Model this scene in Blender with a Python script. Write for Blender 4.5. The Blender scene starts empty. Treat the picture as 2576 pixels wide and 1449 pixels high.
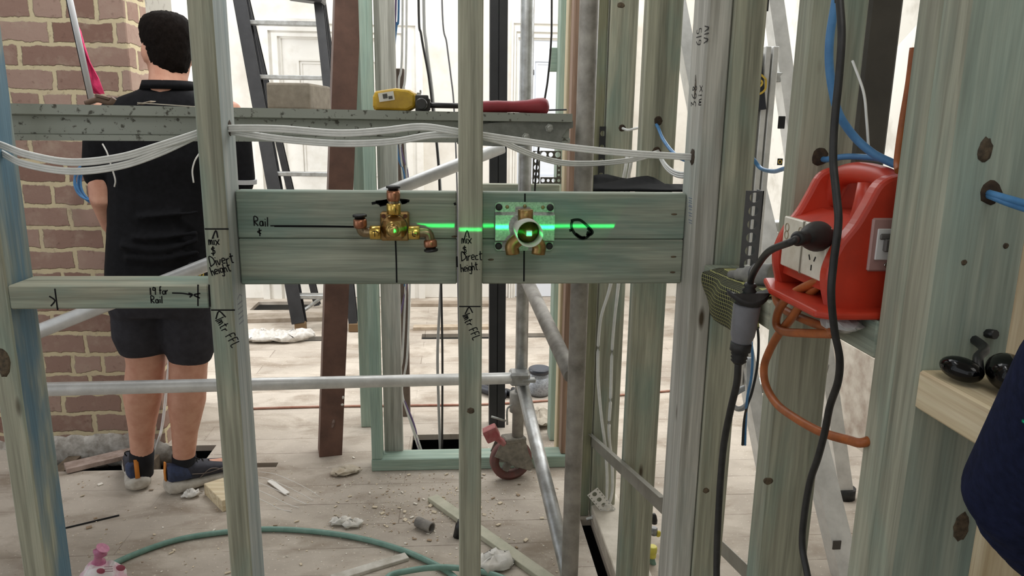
import bpy, bmesh, math, random
from mathutils import Vector, Matrix, Quaternion
random.seed(7)
R = math.radians
scene = bpy.context.scene
COL = scene.collection
# ------------------------------------------------------------------ camera
F_PX, CX, CY = 1860.0, 1288.0, 724.5
_x = Vector((24372, -70, 1860)).normalized()
_d = Vector((-118, 8330, 1860)); _d = (_d - _x * _d.dot(_x)).normalized()
_f = _x.cross(_d)
CAM = Vector((0, 0, 1.36))
C_RIGHT = Vector((_x.x, _f.x, -_d.x)); C_DOWN = Vector((_x.y, _f.y, -_d.y)); C_FWD = Vector((_x.z, _f.z, -_d.z))
cam_data = bpy.data.cameras.new('camera'); cam = bpy.data.objects.new('camera', cam_data); COL.objects.link(cam)
cam_data.sensor_width = 36; cam_data.lens = F_PX / 2576 * 36; cam_data.clip_start = 0.02
m = Matrix.Identity(4)
for i in range(3):
    m[i][0] = C_RIGHT[i]; m[i][1] = -C_DOWN[i]; m[i][2] = -C_FWD[i]; m[i][3] = CAM[i]
cam.matrix_world = m
scene.camera = cam
scene.view_settings.view_transform = 'Standard'
scene.view_settings.look = 'None'
scene.view_settings.gamma = 1
scene.view_settings.exposure = 0.0
# ------------------------------------------------------------------ world and large lights
w = bpy.data.worlds.new('overcast'); scene.world = w; w.use_nodes = True
w.node_tree.nodes['Background'].inputs[0].default_value = (0.92, 0.96, 1.0, 1)
w.node_tree.nodes['Background'].inputs[1].default_value = 1.05

def area(name, loc, target, sx, sy, power, color=(1, 1, 1)):
    l = bpy.data.lights.new(name, 'AREA'); l.shape = 'RECTANGLE'; l.size = sx; l.size_y = sy; l.energy = power; l.color = color
    o = bpy.data.objects.new(name, l); COL.objects.link(o); o.location = loc
    o.rotation_euler = (Vector(target) - Vector(loc)).to_track_quat('-Z', 'Y').to_euler()
    return o
area('room_ceiling_light', (0.35, 0.1, 2.5), (0.15, 1.4, 1.0), 0.7, 0.7, 4.6, (1.0, 0.98, 0.93))
area('man_fill_light', (-0.55, 1.75, 2.65), (-1.25, 2.8, 0.7), 0.6, 0.4, 12, (1.0, 0.98, 0.95))  # added lamp that brightens the man's back and the bricks
area('front_fill_light', (-0.5, -1.45, 1.6), (0.3, 1.0, 1.2), 1.5, 1.3, 5, (0.96, 0.99, 1.0))  # added fill from behind the camera, no window there
area('skylight', (0.4, 4.3, 3.3), (0.3, 4.0, 0), 3.6, 2.4, 104, (1.0, 0.99, 0.97))
area('back_room_light', (-3.1, 4.4, 1.6), (1.7, 3.6, 1.1), 1.6, 1.8, 62, (0.98, 0.99, 1.0))  # added light, no window built, hidden by the chimney to whiten the right wall
area('back_room_light.001', (1.6, 3.3, 1.9), (-1.0, 2.6, 0.7), 1.2, 1.3, 24, (0.95, 0.98, 1.0))

# ------------------------------------------------------------------ pixel <-> place helpers (2576 x 1449 frame)
def ray(px, py):
    return C_RIGHT * ((px - CX) / F_PX) + C_DOWN * ((py - CY) / F_PX) + C_FWD
def aY(px, py, y):
    r = ray(px, py); return CAM + r * (y / r.y)
def aZ(px, py, z=0.0):
    r = ray(px, py); return CAM + r * ((z - CAM.z) / r.z)
def aX(px, py, x):
    r = ray(px, py); return CAM + r * (x / r.x)
def aP(px, py, p0, d):           # vertical plane through p0 along horizontal d
    n = Vector((-d[1], d[0], 0)); r = ray(px, py)
    return CAM + r * ((Vector((p0[0], p0[1], 0)) - Vector((0, 0, 0))).dot(n) / r.dot(n))

# ------------------------------------------------------------------ mesh helpers
def cr(pts, n=8, closed=False):
    pts = [Vector(p) for p in pts]
    if len(pts) < 3: return pts
    out = []; N = len(pts); segs = N if closed else N - 1
    for i in range(segs):
        p0 = pts[(i - 1) % N] if (closed or i > 0) else pts[0] * 2 - pts[1]
        p1 = pts[i]; p2 = pts[(i + 1) % N]
        p3 = pts[(i + 2) % N] if (closed or i + 2 < N) else p2 * 2 - p1
        for k in range(n):
            t = k / n
            out.append(0.5 * ((2 * p1) + (p2 - p0) * t + (2 * p0 - 5 * p1 + 4 * p2 - p3) * t * t + (3 * p1 - p0 - 3 * p2 + p3) * t ** 3))
    if not closed: out.append(pts[-1])
    return out

class MB:
    def __init__(self): self.bm = bmesh.new()
    def face(self, vs, smooth=False, mi=0):
        try:
            f = self.bm.faces.new(vs); f.smooth = smooth; f.material_index = mi; return f
        except ValueError: return None
    def box(self, c, s, rot=None, bev=0.0, seg=1, mi=0):
        M = Matrix.Translation(Vector(c)) @ (rot.to_4x4() if rot is not None else Matrix.Identity(4)) @ Matrix.Diagonal((s[0], s[1], s[2], 1))
        r = bmesh.ops.create_cube(self.bm, size=1, matrix=M)
        vs = r['verts']
        for f in {f for v in vs for f in v.link_faces}: f.material_index = mi
        if bev > 0:
            es = list({e for v in vs for e in v.link_edges})
            bmesh.ops.bevel(self.bm, geom=es, offset=bev, segments=seg, affect='EDGES', profile=0.6, material=-1)
        return self
    def span(self, x0, x1, y0, y1, z0, z1, bev=0.0, mi=0):
        return self.box(((x0 + x1) / 2, (y0 + y1) / 2, (z0 + z1) / 2), (abs(x1 - x0), abs(y1 - y0), abs(z1 - z0)), None, bev, 1, mi)
    def loft(self, rings, smooth=True, cap=True, closed=False, mi=0):
        rs = [[self.bm.verts.new(p) for p in r] for r in rings]
        n = len(rs[0]); L = len(rs)
        for i in range(L if closed else L - 1):
            a = rs[i]; b = rs[(i + 1) % L]
            for k in range(n): self.face((a[k], a[(k + 1) % n], b[(k + 1) % n], b[k]), smooth, mi)
        if cap and not closed:
            self.face(list(reversed(rs[0])), False, mi); self.face(rs[-1], False, mi)
        return self
    def tube(self, path, r, n=10, cap=True, closed=False, mi=0, flat=None):
        path = [Vector(p) for p in path]; L = len(path)
        rad = r if isinstance(r, (list, tuple)) else [r] * L
        tans = []
        for i in range(L):
            a = path[(i - 1) % L] if (closed or i > 0) else path[0]; b = path[(i + 1) % L] if (closed or i < L - 1) else path[-1]
            t = (b - a); tans.append(t.normalized() if t.length > 1e-9 else Vector((0, 0, 1)))
        t0 = tans[0]; up = Vector((0, 0, 1)) if abs(t0.z) < 0.9 else Vector((1, 0, 0))
        u = (up - t0 * up.dot(t0)).normalized(); rings = []
        for i in range(L):
            t = tans[i]; u = u - t * u.dot(t)
            u = u.normalized() if u.length > 1e-6 else t.orthogonal().normalized()
            v = t.cross(u)
            rings.append([path[i] + (u * math.cos(2 * math.pi * k / n) + v * math.sin(2 * math.pi * k / n)) * rad[i] for k in range(n)])
        return self.loft(rings, True, cap, closed, mi)
    def limb(self, path, radii, n=14, mi=0):
        """round-ended tapering limb"""
        path = [Vector(p) for p in path]; radii = list(radii)
        a = (path[0] - path[1]).normalized(); b = (path[-1] - path[-2]).normalized()
        P = [path[0] + a * radii[0] * 0.95, path[0] + a * radii[0] * 0.6] + path + [path[-1] + b * radii[-1] * 0.6, path[-1] + b * radii[-1] * 0.95]
        Rr = [radii[0] * 0.25, radii[0] * 0.78] + radii + [radii[-1] * 0.78, radii[-1] * 0.25]
        return self.tube(P, Rr, n, mi=mi)
    def lathe(self, prof, o, axis=(0, 0, 1), n=24, cap=True, smooth=True, mi=0, sweep=None):
        ax = Vector(axis).normalized(); u = ax.orthogonal().normalized(); v = ax.cross(u); o = Vector(o)
        rings = [[o + ax * h + (u * math.cos(2 * math.pi * k / n) + v * math.sin(2 * math.pi * k / n)) * max(r, 1e-5) for k in range(n)] for r, h in prof]
        return self.loft(rings, smooth, cap, False, mi)
    def cyl(self, a, b, r, n=20, mi=0, bev=0.0):
        a = Vector(a); b = Vector(b); h = (b - a).length
        e = min(bev, r * 0.5, h * 0.4)
        prof = [(r, 0), (r, h)] if e <= 0 else [(r - e, 0), (r, e), (r, h - e), (r - e, h)]
        return self.lathe(prof, a, b - a, n, mi=mi)
    def pipe(self, a, b, r, ri, n=24, mi=0):
        a = Vector(a); b = Vector(b); h = (b - a).length
        return self.lathe([(ri, h * .02), (ri, 0), (r, 0), (r, h), (ri, h), (ri, h * .02)], a, b - a, n, cap=False, smooth=False, mi=mi)
    def ell(self, c, rx, ry, rz, rot=None, n=20, m=12, mi=0):
        c = Vector(c); rings = []
        for i in range(m + 1):
            th = math.pi * (0.02 + 0.96 * i / m); rr = math.sin(th); z = -math.cos(th)
            ring = []
            for k in range(n):
                p = Vector((rx * rr * math.cos(2 * math.pi * k / n), ry * rr * math.sin(2 * math.pi * k / n), rz * z))
                if rot is not None: p = rot @ p
                ring.append(c + p)
            rings.append(ring)
        return self.loft(rings, True, True, False, mi)
    def prism(self, poly, o, u, v, depth, smooth=False, mi=0):
        """outline in (u, v) extruded by vector depth"""
        o = Vector(o); u = Vector(u); v = Vector(v); d = Vector(depth)
        a = [self.bm.verts.new(o + u * x + v * y) for x, y in poly]; b = [self.bm.verts.new(o + u * x + v * y + d) for x, y in poly]
        n = len(poly)
        for k in range(n): self.face((a[k], a[(k + 1) % n], b[(k + 1) % n], b[k]), smooth, mi)
        self.face(list(reversed(a)), False, mi); self.face(b, False, mi)
        return self
    def perf(self, cells, o, u, v, nrm, t, n=16, mi=0):
        """sheet of rectangular cells (cx, cy, w, h, r), each with a round hole"""
        o = Vector(o); u = Vector(u).normalized(); v = Vector(v).normalized(); nn = Vector(nrm).normalized() * t
        for cx, cy, w_, h_, r in cells:
            sq = []; ci = []; per = []
            q4 = max(1, n // 4)
            for (xa, ya), (xb, yb) in (((1, -1), (1, 1)), ((1, 1), (-1, 1)), ((-1, 1), (-1, -1)), ((-1, -1), (1, -1))):
                for k in range(q4): per.append(((xa + (xb - xa) * k / q4) * w_ / 2, (ya + (yb - ya) * k / q4) * h_ / 2))
            for px_, py_ in per:
                L = math.hypot(px_, py_)
                sq.append(o + u * (cx + px_) + v * (cy + py_)); ci.append(o + u * (cx + px_ / L * r) + v * (cy + py_ / L * r))
            n_ = len(per)
            A = [self.bm.verts.new(p) for p in sq]; B = [self.bm.verts.new(p) for p in ci]
            A2 = [self.bm.verts.new(p + nn) for p in sq]; B2 = [self.bm.verts.new(p + nn) for p in ci]
            for k in range(n_):
                j = (k + 1) % n_
                self.face((A[k], A[j], B[j], B[k]), False, mi); self.face((A2[j], A2[k], B2[k], B2[j]), False, mi)
                self.face((B[k], B[j], B2[j], B2[k]), False, mi); self.face((A[j], A[k], A2[k], A2[j]), False, mi)
        return self
    def rope(self, pts, r, n=8, k=8, mi=0): return self.tube(cr(pts, k), r, n, mi=mi)

def linkmesh(name, mb, mat, parent=None, mods=None):
    bm = mb.bm
    bmesh.ops.recalc_face_normals(bm, faces=bm.faces)
    me = bpy.data.meshes.new(name)
    mats = mat if isinstance(mat, (list, tuple)) else [mat]
    zs = None
    if parent is None:
        xs = [v.co for v in bm.verts]
        lo = Vector((min(p.x for p in xs), min(p.y for p in xs), min(p.z for p in xs))); hi = Vector((max(p.x for p in xs), max(p.y for p in xs), max(p.z for p in xs)))
        base = Vector(((lo.x + hi.x) / 2, (lo.y + hi.y) / 2, lo.z))
        bmesh.ops.translate(bm, verts=bm.verts, vec=-base); zs = base
    bm.to_mesh(me); bm.free()
    for mm in mats: me.materials.append(mm)
    o = bpy.data.objects.new(name, me); COL.objects.link(o)
    if parent is not None:
        o.parent = parent
        loc = Vector(parent['_loc']) if '_loc' in parent.keys() else Vector((0, 0, 0))
        me.transform(Matrix.Translation(-loc)); o['_loc'] = list(loc)
    else:
        o.location = zs; o['_loc'] = list(zs)
    return o
def tag(o, label, cat, group=None, kind=None):
    o['label'] = label; o['category'] = cat
    if group: o['group'] = group
    if kind: o['kind'] = kind
    return o
def thing(name, loc, label, cat, group=None):
    o = bpy.data.objects.new(name, None); COL.objects.link(o); o.empty_display_size = 0.05
    o.location = loc; o['_loc'] = list(Vector(loc)); return tag(o, label, cat, group)
def struct(name, mb, mat):
    o = linkmesh(name, mb, mat); o['kind'] = 'structure'; return o
def single(name, mb, mat, label, cat, group=None, kind=None):
    return tag(linkmesh(name, mb, mat), label, cat, group, kind)
def remesh(o, vox, smooth=6):
    r = o.modifiers.new('union', 'REMESH'); r.mode = 'VOXEL'; r.voxel_size = vox; r.use_smooth_shade = True
    if smooth:
        s = o.modifiers.new('soften', 'SMOOTH'); s.factor = 0.5; s.iterations = smooth
    return o
def subsurf(o, lv=1):
    s = o.modifiers.new('subdivide', 'SUBSURF'); s.levels = lv; s.render_levels = lv; return o

def islands(mb, gap):
    """connected pieces of a mesh, those closer than gap taken together"""
    bm = mb.bm; seen = set(); isl = []
    for v in bm.verts:
        if v in seen: continue
        st = [v]; seen.add(v); cur = []
        while st:
            q = st.pop(); cur.append(q)
            for e in q.link_edges:
                o = e.other_vert(q)
                if o not in seen: seen.add(o); st.append(o)
        xs = [p.co for p in cur]
        isl.append([set(cur), Vector((min(p.x for p in xs), min(p.y for p in xs), min(p.z for p in xs))), Vector((max(p.x for p in xs), max(p.y for p in xs), max(p.z for p in xs)))])
    ch = True
    while ch:
        ch = False
        for i in range(len(isl)):
            for j in range(i + 1, len(isl)):
                a, b = isl[i], isl[j]
                d = [max(0, a[1][k] - b[2][k], b[1][k] - a[2][k]) for k in range(3)]
                if math.sqrt(sum(x * x for x in d)) < gap:
                    a[0] |= b[0]; a[1] = Vector([min(a[1][k], b[1][k]) for k in range(3)]); a[2] = Vector([max(a[2][k], b[2][k]) for k in range(3)])
                    isl.pop(j); ch = True; break
            if ch: break
    return [i[0] for i in isl]
def ink(name, mb, mat, parent, gap=0.006):
    for grp in islands(mb, gap):
        n = MB(); mp = {}
        for v in grp: mp[v] = n.bm.verts.new(v.co)
        for f in {f for v in grp for f in v.link_faces}: n.face([mp[v] for v in f.verts])
        linkmesh(name, n, mat, parent)
    mb.bm.free()
# ------------------------------------------------------------------ materials
def lin(h):
    h = h.lstrip('#'); c = [int(h[i:i + 2], 16) / 255 for i in (0, 2, 4)]
    return tuple(x / 12.92 if x <= 0.04045 else ((x + 0.055) / 1.055) ** 2.4 for x in c) + (1,)
class NT:
    def __init__(s, name):
        s.m = bpy.data.materials.new(name); s.m.use_nodes = True; s.t = s.m.node_tree; s.b = s.t.nodes['Principled BSDF']
    def n(s, typ, **kw):
        nd = s.t.nodes.new('ShaderNode' + typ)
        for k, v in kw.items(): setattr(nd, k, v)
        return nd
    def l(s, a, b): s.t.links.new(a, b)
    def coord(s, scale=(1, 1, 1), kind='Object', rot=(0, 0, 0), rnd=True):
        tc = s.n('TexCoord'); mp = s.n('Mapping'); mp.inputs['Scale'].default_value = scale; mp.inputs['Rotation'].default_value = rot
        s.l(tc.outputs[kind], mp.inputs[0])
        if rnd:
            oi = s.n('ObjectInfo'); ml = s.n('Math', operation='MULTIPLY'); ml.inputs[1].default_value = 37.0
            s.l(oi.outputs['Random'], ml.inputs[0]); cb = s.n('CombineXYZ')
            for i in range(3): s.l(ml.outputs[0], cb.inputs[i])
            s.l(cb.outputs[0], mp.inputs['Location'])
        return mp.outputs[0]
    def noise(s, vec, scale=1, detail=4, rough=0.55, dist=0.0):
        nz = s.n('TexNoise'); nz.inputs['Scale'].default_value = scale; nz.inputs['Detail'].default_value = detail
        nz.inputs['Roughness'].default_value = rough; nz.inputs['Distortion'].default_value = dist; s.l(vec, nz.inputs['Vector']); return nz.outputs[0]
    def ramp(s, fac, stops):
        r = s.n('ValToRGB'); e = r.color_ramp.elements
        while len(e) > 1: e.remove(e[-1])
        e[0].position = stops[0][0]; e[0].color = stops[0][1]
        for p, c in stops[1:]:
            q = e.new(p); q.color = c
        s.l(fac, r.inputs[0]); return r.outputs[0]
    def mix(s, fac, a, b, typ='MIX'):
        mx = s.n('Mix', data_type='RGBA', blend_type=typ)
        if isinstance(fac, (int, float)): mx.inputs[0].default_value = fac
        else: s.l(fac, mx.inputs[0])
        for sock, v in ((mx.inputs[6], a), (mx.inputs[7], b)):
            if isinstance(v, tuple): sock.default_value = v
            else: s.l(v, sock)
        return mx.outputs[2]
    def bump(s, h, strength=0.3, dist=0.002):
        b = s.n('Bump'); b.inputs['Strength'].default_value = strength; b.inputs['Distance'].default_value = dist
        s.l(h, b.inputs['Height']); s.l(b.outputs[0], s.b.inputs['Normal'])
    def fin(s, col=None, rough=0.5, metal=0.0, spec=0.5, coat=0.0):
        if col is not None:
            if isinstance(col, tuple): s.b.inputs['Base Color'].default_value = col
            else: s.l(col, s.b.inputs['Base Color'])
        if isinstance(rough, (int, float)): s.b.inputs['Roughness'].default_value = rough
        else: s.l(rough, s.b.inputs['Roughness'])
        s.b.inputs['Metallic'].default_value = metal; s.b.inputs['Specular IOR Level'].default_value = spec
        s.b.inputs['Coat Weight'].default_value = coat
        return s.m
BW = ((0, 0, 0, 1), (1, 1, 1, 1))
def wood(name, axis, light, dark, stain, stain_lo=0.5, stain_hi=0.72, stain_amt=0.8, rough=0.62, knots=True):
    t = NT(name)
    sc = {'Z': (46, 46, 1.6), 'X': (1.6, 46, 46), 'Y': (46, 1.6, 46)}[axis]
    lo = {'Z': (9, 9, 2.2), 'X': (2.2, 9, 9), 'Y': (9, 2.2, 9)}[axis]
    v = t.coord(sc); g = t.noise(v, 1.0, 5, 0.6, 0.6)
    c = t.ramp(g, [(0.34, lin(dark)), (0.62, lin(light))])
    v2 = t.coord(lo); s = t.noise(v2, 1.0, 4, 0.6, 0.4)
    sf = t.ramp(s, [(stain_lo, BW[0]), (stain_hi, (stain_amt,) * 3 + (1,))])
    c = t.mix(sf, c, lin(stain))
    fine = t.noise(t.coord(tuple(x * 6 for x in sc)), 1.0, 2, 0.5)
    c = t.mix(0.22, c, t.ramp(fine, [(0.3, (0.25, 0.24, 0.2, 1)), (0.7, (0.85, 0.85, 0.8, 1))]), 'OVERLAY')
    if knots:
        vo = t.n('TexVoronoi', feature='F1'); vo.inputs['Scale'].default_value = 1.0
        t.l(t.coord({'Z': (9, 9, 2.6), 'X': (2.6, 9, 9), 'Y': (9, 2.6, 9)}[axis]), vo.inputs['Vector'])
        k = t.ramp(vo.outputs['Distance'], [(0.03, (1, 1, 1, 1)), (0.075, (0, 0, 0, 1))])
        c = t.mix(k, c, lin('#4a3f30'))
    t.bump(g, 0.25, 0.0015)
    return t.fin(c, rough, 0, 0.35)
def plain(name, h, rough=0.5, metal=0.0, var=0.0, scale=30, spec=0.5, h2=None, bump=0.0, coat=0.0, lohi=(0.35, 0.7)):
    t = NT(name)
    if var or h2:
        nz = t.noise(t.coord((scale,) * 3), 1, 5, 0.6)
        c = t.mix(t.ramp(nz, [(lohi[0], BW[0]), (lohi[1], BW[1])]), lin(h), lin(h2) if h2 else tuple(x * (1 - var) for x in lin(h)[:3]) + (1,))
        if bump: t.bump(nz, bump, 0.002)
        return t.fin(c, rough, metal, spec, coat)
    return t.fin(lin(h), rough, metal, spec, coat)
PINE = {}
for a in 'XYZ':
    PINE[a] = wood('treated_pine_' + a.lower(), a, '#acac9b', '#7f8072', '#779188', 0.47, 0.70, 0.75)
PINEGREEN = wood('green_washed_pine', 'Z', '#b0b7a8', '#8f9b90', '#8aa39c', 0.42, 0.68, 0.7)
SIDELIT = wood('side_lit_pine', 'Z', '#b4b8b6', '#8f9694', '#84979f', 0.42, 0.66, 0.8, knots=False)  # bluish light from the right painted into stud B's side face
BOARD = wood('weathered_green_board', 'X', '#a1a698', '#757d71', '#6a8780', 0.42, 0.66, 0.8, knots=False)
TEAL = {a: wood('teal_pine_' + a.lower(), a, '#a7b6a8', '#8da295', '#93ada4', 0.4, 0.7, 0.6, knots=False) for a in 'XZ'}
BLUEPINE = wood('blue_stained_pine', 'Z', '#a2a392', '#7c8276', '#4d7188', 0.42, 0.6, 0.85, knots=False)
GREYPINE = wood('grey_pine', 'Z', '#bdbcb6', '#908f88', '#9aa5a2', 0.5, 0.7, 0.6, knots=True)
REDPINE = wood('red_brown_timber', 'Z', '#a08574', '#7d6353', '#8a7264', 0.5, 0.7, 0.5, knots=False)
CREAM = {a: wood('fresh_pine_' + a.lower(), a, '#dccdb0', '#bda987', '#c9bb9c', 0.5, 0.7, 0.5, knots=False) for a in 'XYZ'}
MARK = plain('black_marker_ink', '#0d0d10', 0.5, spec=0.2)
DARKHOLE = plain('drilled_hole_dark', '#2a211a', 0.9, h2='#4a3a2a', scale=120)
KNOT = plain('knot_brown', '#3d3428', 0.75, h2='#6b5c47', scale=150)
STEELROD = None
ALU = plain('dull_aluminium', '#b9bbbb', 0.42, 0.75, h2='#8f8e8a', scale=22, bump=0.06)
ALU_DIRTY = plain('dusty_aluminium', '#a9a59e', 0.6, 0.35, h2='#77736d', scale=16, bump=0.1)
ALU_BRIGHT = plain('bright_aluminium_tube', '#e0e0de', 0.35, 0.25, h2='#c6c6c4', scale=18)
GALV = plain('galvanised_steel', '#b8b9b4', 0.45, 0.6, h2='#8c8d88', scale=60)
RUSTSTEEL = plain('red_oxide_steel', '#54382f', 0.6, 0.0, h2='#3f2a24', scale=14, bump=0.1)
BLACKPL = plain('black_plastic', '#141415', 0.4, h2='#202022', scale=40)
BLACKMAT = plain('matt_black', '#121213', 0.8)
RUBBER = plain('black_rubber', '#1a1a1b', 0.6, h2='#2b2a29', scale=90)
BRASS = plain('rough_brass', '#a9895a', 0.38, 0.85, h2='#8b6d42', scale=60)
BRASSB = plain('polished_brass', '#d3b25f', 0.2, 0.95)
COPPER = plain('copper_bell', '#b98467', 0.3, 0.85, h2='#a06c52', scale=50)
CHROME = plain('chrome', '#d8d8d4', 0.15, 1.0)
WHITEPL = plain('white_plastic', '#dedcd6', 0.45, h2='#cfccc4', scale=30)
CABLEW = plain('white_cable_sheath', '#e4e5e2', 0.5, h2='#d4d6d3', scale=40)
CABLEBLUE = plain('blue_cable_sheath', '#4f86b8', 0.45, h2='#3f73a5', scale=40)
CABLEPURPLE = plain('purple_cable_sheath', '#6d5a86', 0.5)
CABLEORANGE = plain('orange_cable_sheath', '#b0622f', 0.5, h2='#8d4c24', scale=45)
CABLEBLACK = plain('black_cable_sheath', '#191919', 0.5, h2='#2c2b2a', scale=60)
GREYPL = plain('grey_plastic', '#75757a', 0.5, h2='#66666a', scale=30)
REDPL = plain('red_box_plastic', '#c53a24', 0.38, h2='#a8321f', scale=14)
# ------------------------------------------------------------------ the setting
YB = 5.75
XC = aY(320, 100, 3.02).x            # right corner of the brick chimney breast
YS = aX(374, 100, XC).y
YE = aX(441, 100, XC).y
def floor_material():
    t = NT('dusty_timber_floor')
    v = t.coord((1, 1, 1), rnd=False)
    br = t.n('TexBrick'); br.offset = 0.37; br.inputs['Scale'].default_value = 1; br.inputs['Brick Width'].default_value = 2.4
    br.inputs['Row Height'].default_value = 0.145; br.inputs['Mortar Size'].default_value = 0.0022; br.inputs['Mortar Smooth'].default_value = 0.4; br.inputs['Bias'].default_value = 0
    br.inputs['Color1'].default_value = lin('#a49a8e'); br.inputs['Color2'].default_value = lin('#b2a89c'); br.inputs['Mortar'].default_value = lin('#6b6055')
    t.l(v, br.inputs['Vector'])
    dust = t.noise(t.coord((1.6, 2.2, 1), rnd=False), 1, 6, 0.62, 0.3)
    c = t.mix(t.ramp(dust, [(0.40, (0.0,) * 3 + (1,)), (0.60, (1,) * 3 + (1,))]), br.outputs['Color'], lin('#c0b6a9'))
    dark = t.noise(t.coord((3.1, 6, 1), rnd=False), 1, 5, 0.6, 0.5)
    c = t.mix(t.ramp(dark, [(0.48, BW[0]), (0.68, (0.7,) * 3 + (1,))]), c, lin('#857767'))
    sp = t.noise(t.coord((90, 90, 1), rnd=False), 1, 3, 0.7)
    c = t.mix(t.ramp(sp, [(0.62, BW[0]), (0.72, (0.75,) * 3 + (1,))]), c, lin('#e8dfd0'))
    sp2 = t.noise(t.coord((60, 60, 3), rnd=False), 1, 3, 0.7)
    c = t.mix(t.ramp(sp2, [(0.66, BW[0]), (0.74, (0.7,) * 3 + (1,))]), c, lin('#8b7b68'))
    t.bump(sp, 0.35, 0.003)
    return t.fin(c, 0.85, 0, 0.2)
FLOOR = floor_material()
def rect_from_px(pts):
    P = [aZ(*p) for p in pts]
    return (min(p.x for p in P), max(p.x for p in P), min(p.y for p in P), max(p.y for p in P))
holes = [(XC - 0.50, -1.02, 2.80, 3.02), (-1.02, -0.72, 2.80, 2.84),
         (-1.50, -1.10, 5.36, 5.62), (-1.34, -0.72, 4.56, 4.66), (-0.22, 0.30, 4.58, 4.70), (0.42, 0.95, 4.60, 4.70), (-0.19, 0.07, 2.91, 3.09), (0.435, 0.474, 1.75, 2.34)]
mb = MB()
xs = sorted({-3.4, 3.0, *[h[0] for h in holes], *[h[1] for h in holes]}); ys = sorted({-1.6, 6.0, *[h[2] for h in holes], *[h[3] for h in holes]})
for i in range(len(xs) - 1):
    for j in range(len(ys) - 1):
        cx, cy = (xs[i] + xs[i + 1]) / 2, (ys[j] + ys[j + 1]) / 2
        if any(h[0] < cx < h[1] and h[2] < cy < h[3] for h in holes): continue
        vs = [mb.bm.verts.new(p) for p in ((xs[i], ys[j], 0), (xs[i + 1], ys[j], 0), (xs[i + 1], ys[j + 1], 0), (xs[i], ys[j + 1], 0))]
        mb.face(vs)
for h in holes:                       # the sides of the openings, one board thick
    for a, b in (((h[0], h[2]), (h[1], h[2])), ((h[1], h[2]), (h[1], h[3])), ((h[1], h[3]), (h[0], h[3])), ((h[0], h[3]), (h[0], h[2]))):
        vs = [mb.bm.verts.new(p) for p in ((a[0], a[1], 0), (b[0], b[1], 0), (b[0], b[1], -0.025), (a[0], a[1], -0.025))]
        mb.face(vs)
o = struct('floor', mb, FLOOR)
mb = MB(); mb.span(-6, 6, -1.6, 9.0, -0.40, -0.35)
struct('floor_subsoil', mb, plain('dark_subfloor_soil', '#1d1814', 0.95, h2='#120f0c', scale=8))
mb = MB()
for x in (-1.62, -1.30): mb.span(x, x + 0.05, 2.5, 3.0, -0.16, -0.028)
for y in (2.78,): mb.span(-1.9, -0.6, y + 0.02, y + 0.07, -0.2, -0.06)
struct('floor_joists', mb, plain('old_joist_timber', '#7a6a58', 0.85, h2='#53473a', scale=25))

def brick_material():
    t = NT('old_red_brick_with_cream_mortar')
    tc = t.n('TexCoord'); sx = t.n('SeparateXYZ'); t.l(tc.outputs['Object'], sx.inputs[0])
    ad = t.n('Math', operation='ADD'); t.l(sx.outputs[0], ad.inputs[0]); t.l(sx.outputs[1], ad.inputs[1])
    cb = t.n('CombineXYZ'); t.l(ad.outputs[0], cb.inputs[0]); t.l(sx.outputs[2], cb.inputs[1])
    nz = t.n('TexNoise'); nz.inputs['Scale'].default_value = 14; nz.inputs['Detail'].default_value = 7; nz.inputs['Roughness'].default_value = 0.62; t.l(tc.outputs['Object'], nz.inputs['Vector'])
    sb = t.n('VectorMath', operation='SUBTRACT'); sb.inputs[1].default_value = (0.5, 0.5, 0.5); t.l(nz.outputs['Color'], sb.inputs[0])
    sc = t.n('VectorMath', operation='SCALE'); sc.inputs['Scale'].default_value = 0.036; t.l(sb.outputs[0], sc.inputs[0])
    av = t.n('VectorMath', operation='ADD'); t.l(cb.outputs[0], av.inputs[0]); t.l(sc.outputs[0], av.inputs[1])
    br = t.n('TexBrick'); br.offset = 0.5; br.squash = 0.5; br.squash_frequency = 4; br.inputs['Scale'].default_value = 1
    br.inputs['Brick Width'].default_value = 0.235; br.inputs['Row Height'].default_value = 0.0865; br.inputs['Mortar Size'].default_value = 0.0105
    br.inputs['Mortar Smooth'].default_value = 0.35
    br.inputs['Color1'].default_value = lin('#86685c'); br.inputs['Color2'].default_value = lin('#a98f82'); br.inputs['Mortar'].default_value = lin('#cdbf9d')
    t.l(av.outputs[0], br.inputs['Vector'])
    n1 = t.noise(t.coord((14,) * 3, rnd=False), 1, 6, 0.65)
    c = t.mix(t.ramp(n1, [(0.5, BW[0]), (0.72, (0.55,) * 3 + (1,))]), br.outputs['Color'], lin('#b3a08e'))
    n2 = t.noise(t.coord((38,) * 3, rnd=False), 1, 4, 0.6)
    c = t.mix(t.ramp(n2, [(0.6, BW[0]), (0.75, (0.5,) * 3 + (1,))]), c, lin('#573c35'))
    h = t.n('Math', operation='SUBTRACT'); h.inputs[0].default_value = 1; t.l(br.outputs['Fac'], h.inputs[1])
    h2 = t.n('Math', operation='MULTIPLY_ADD'); t.l(n2, h2.inputs[0]); h2.inputs[1].default_value = 0.35; t.l(h.outputs[0], h2.inputs[2])
    t.bump(h2.outputs[0], 0.7, 0.010)
    return t.fin(c, 0.85, 0, 0.2)
BRICK = brick_material()
PLASTER = plain('white_wall_plaster', '#e6e2da', 0.8, h2='#d5cfc4', scale=5, spec=0.2, lohi=(0.45, 0.75))
GREYPLASTER = plain('speckled_grey_plaster', '#a9a59c', 0.85, h2='#6f6a62', scale=16, spec=0.2, lohi=(0.55, 0.7))
PAINT = plain('white_joinery_paint', '#e9e6df', 0.5, h2='#d9d4ca', scale=9, lohi=(0.5, 0.8))
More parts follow.
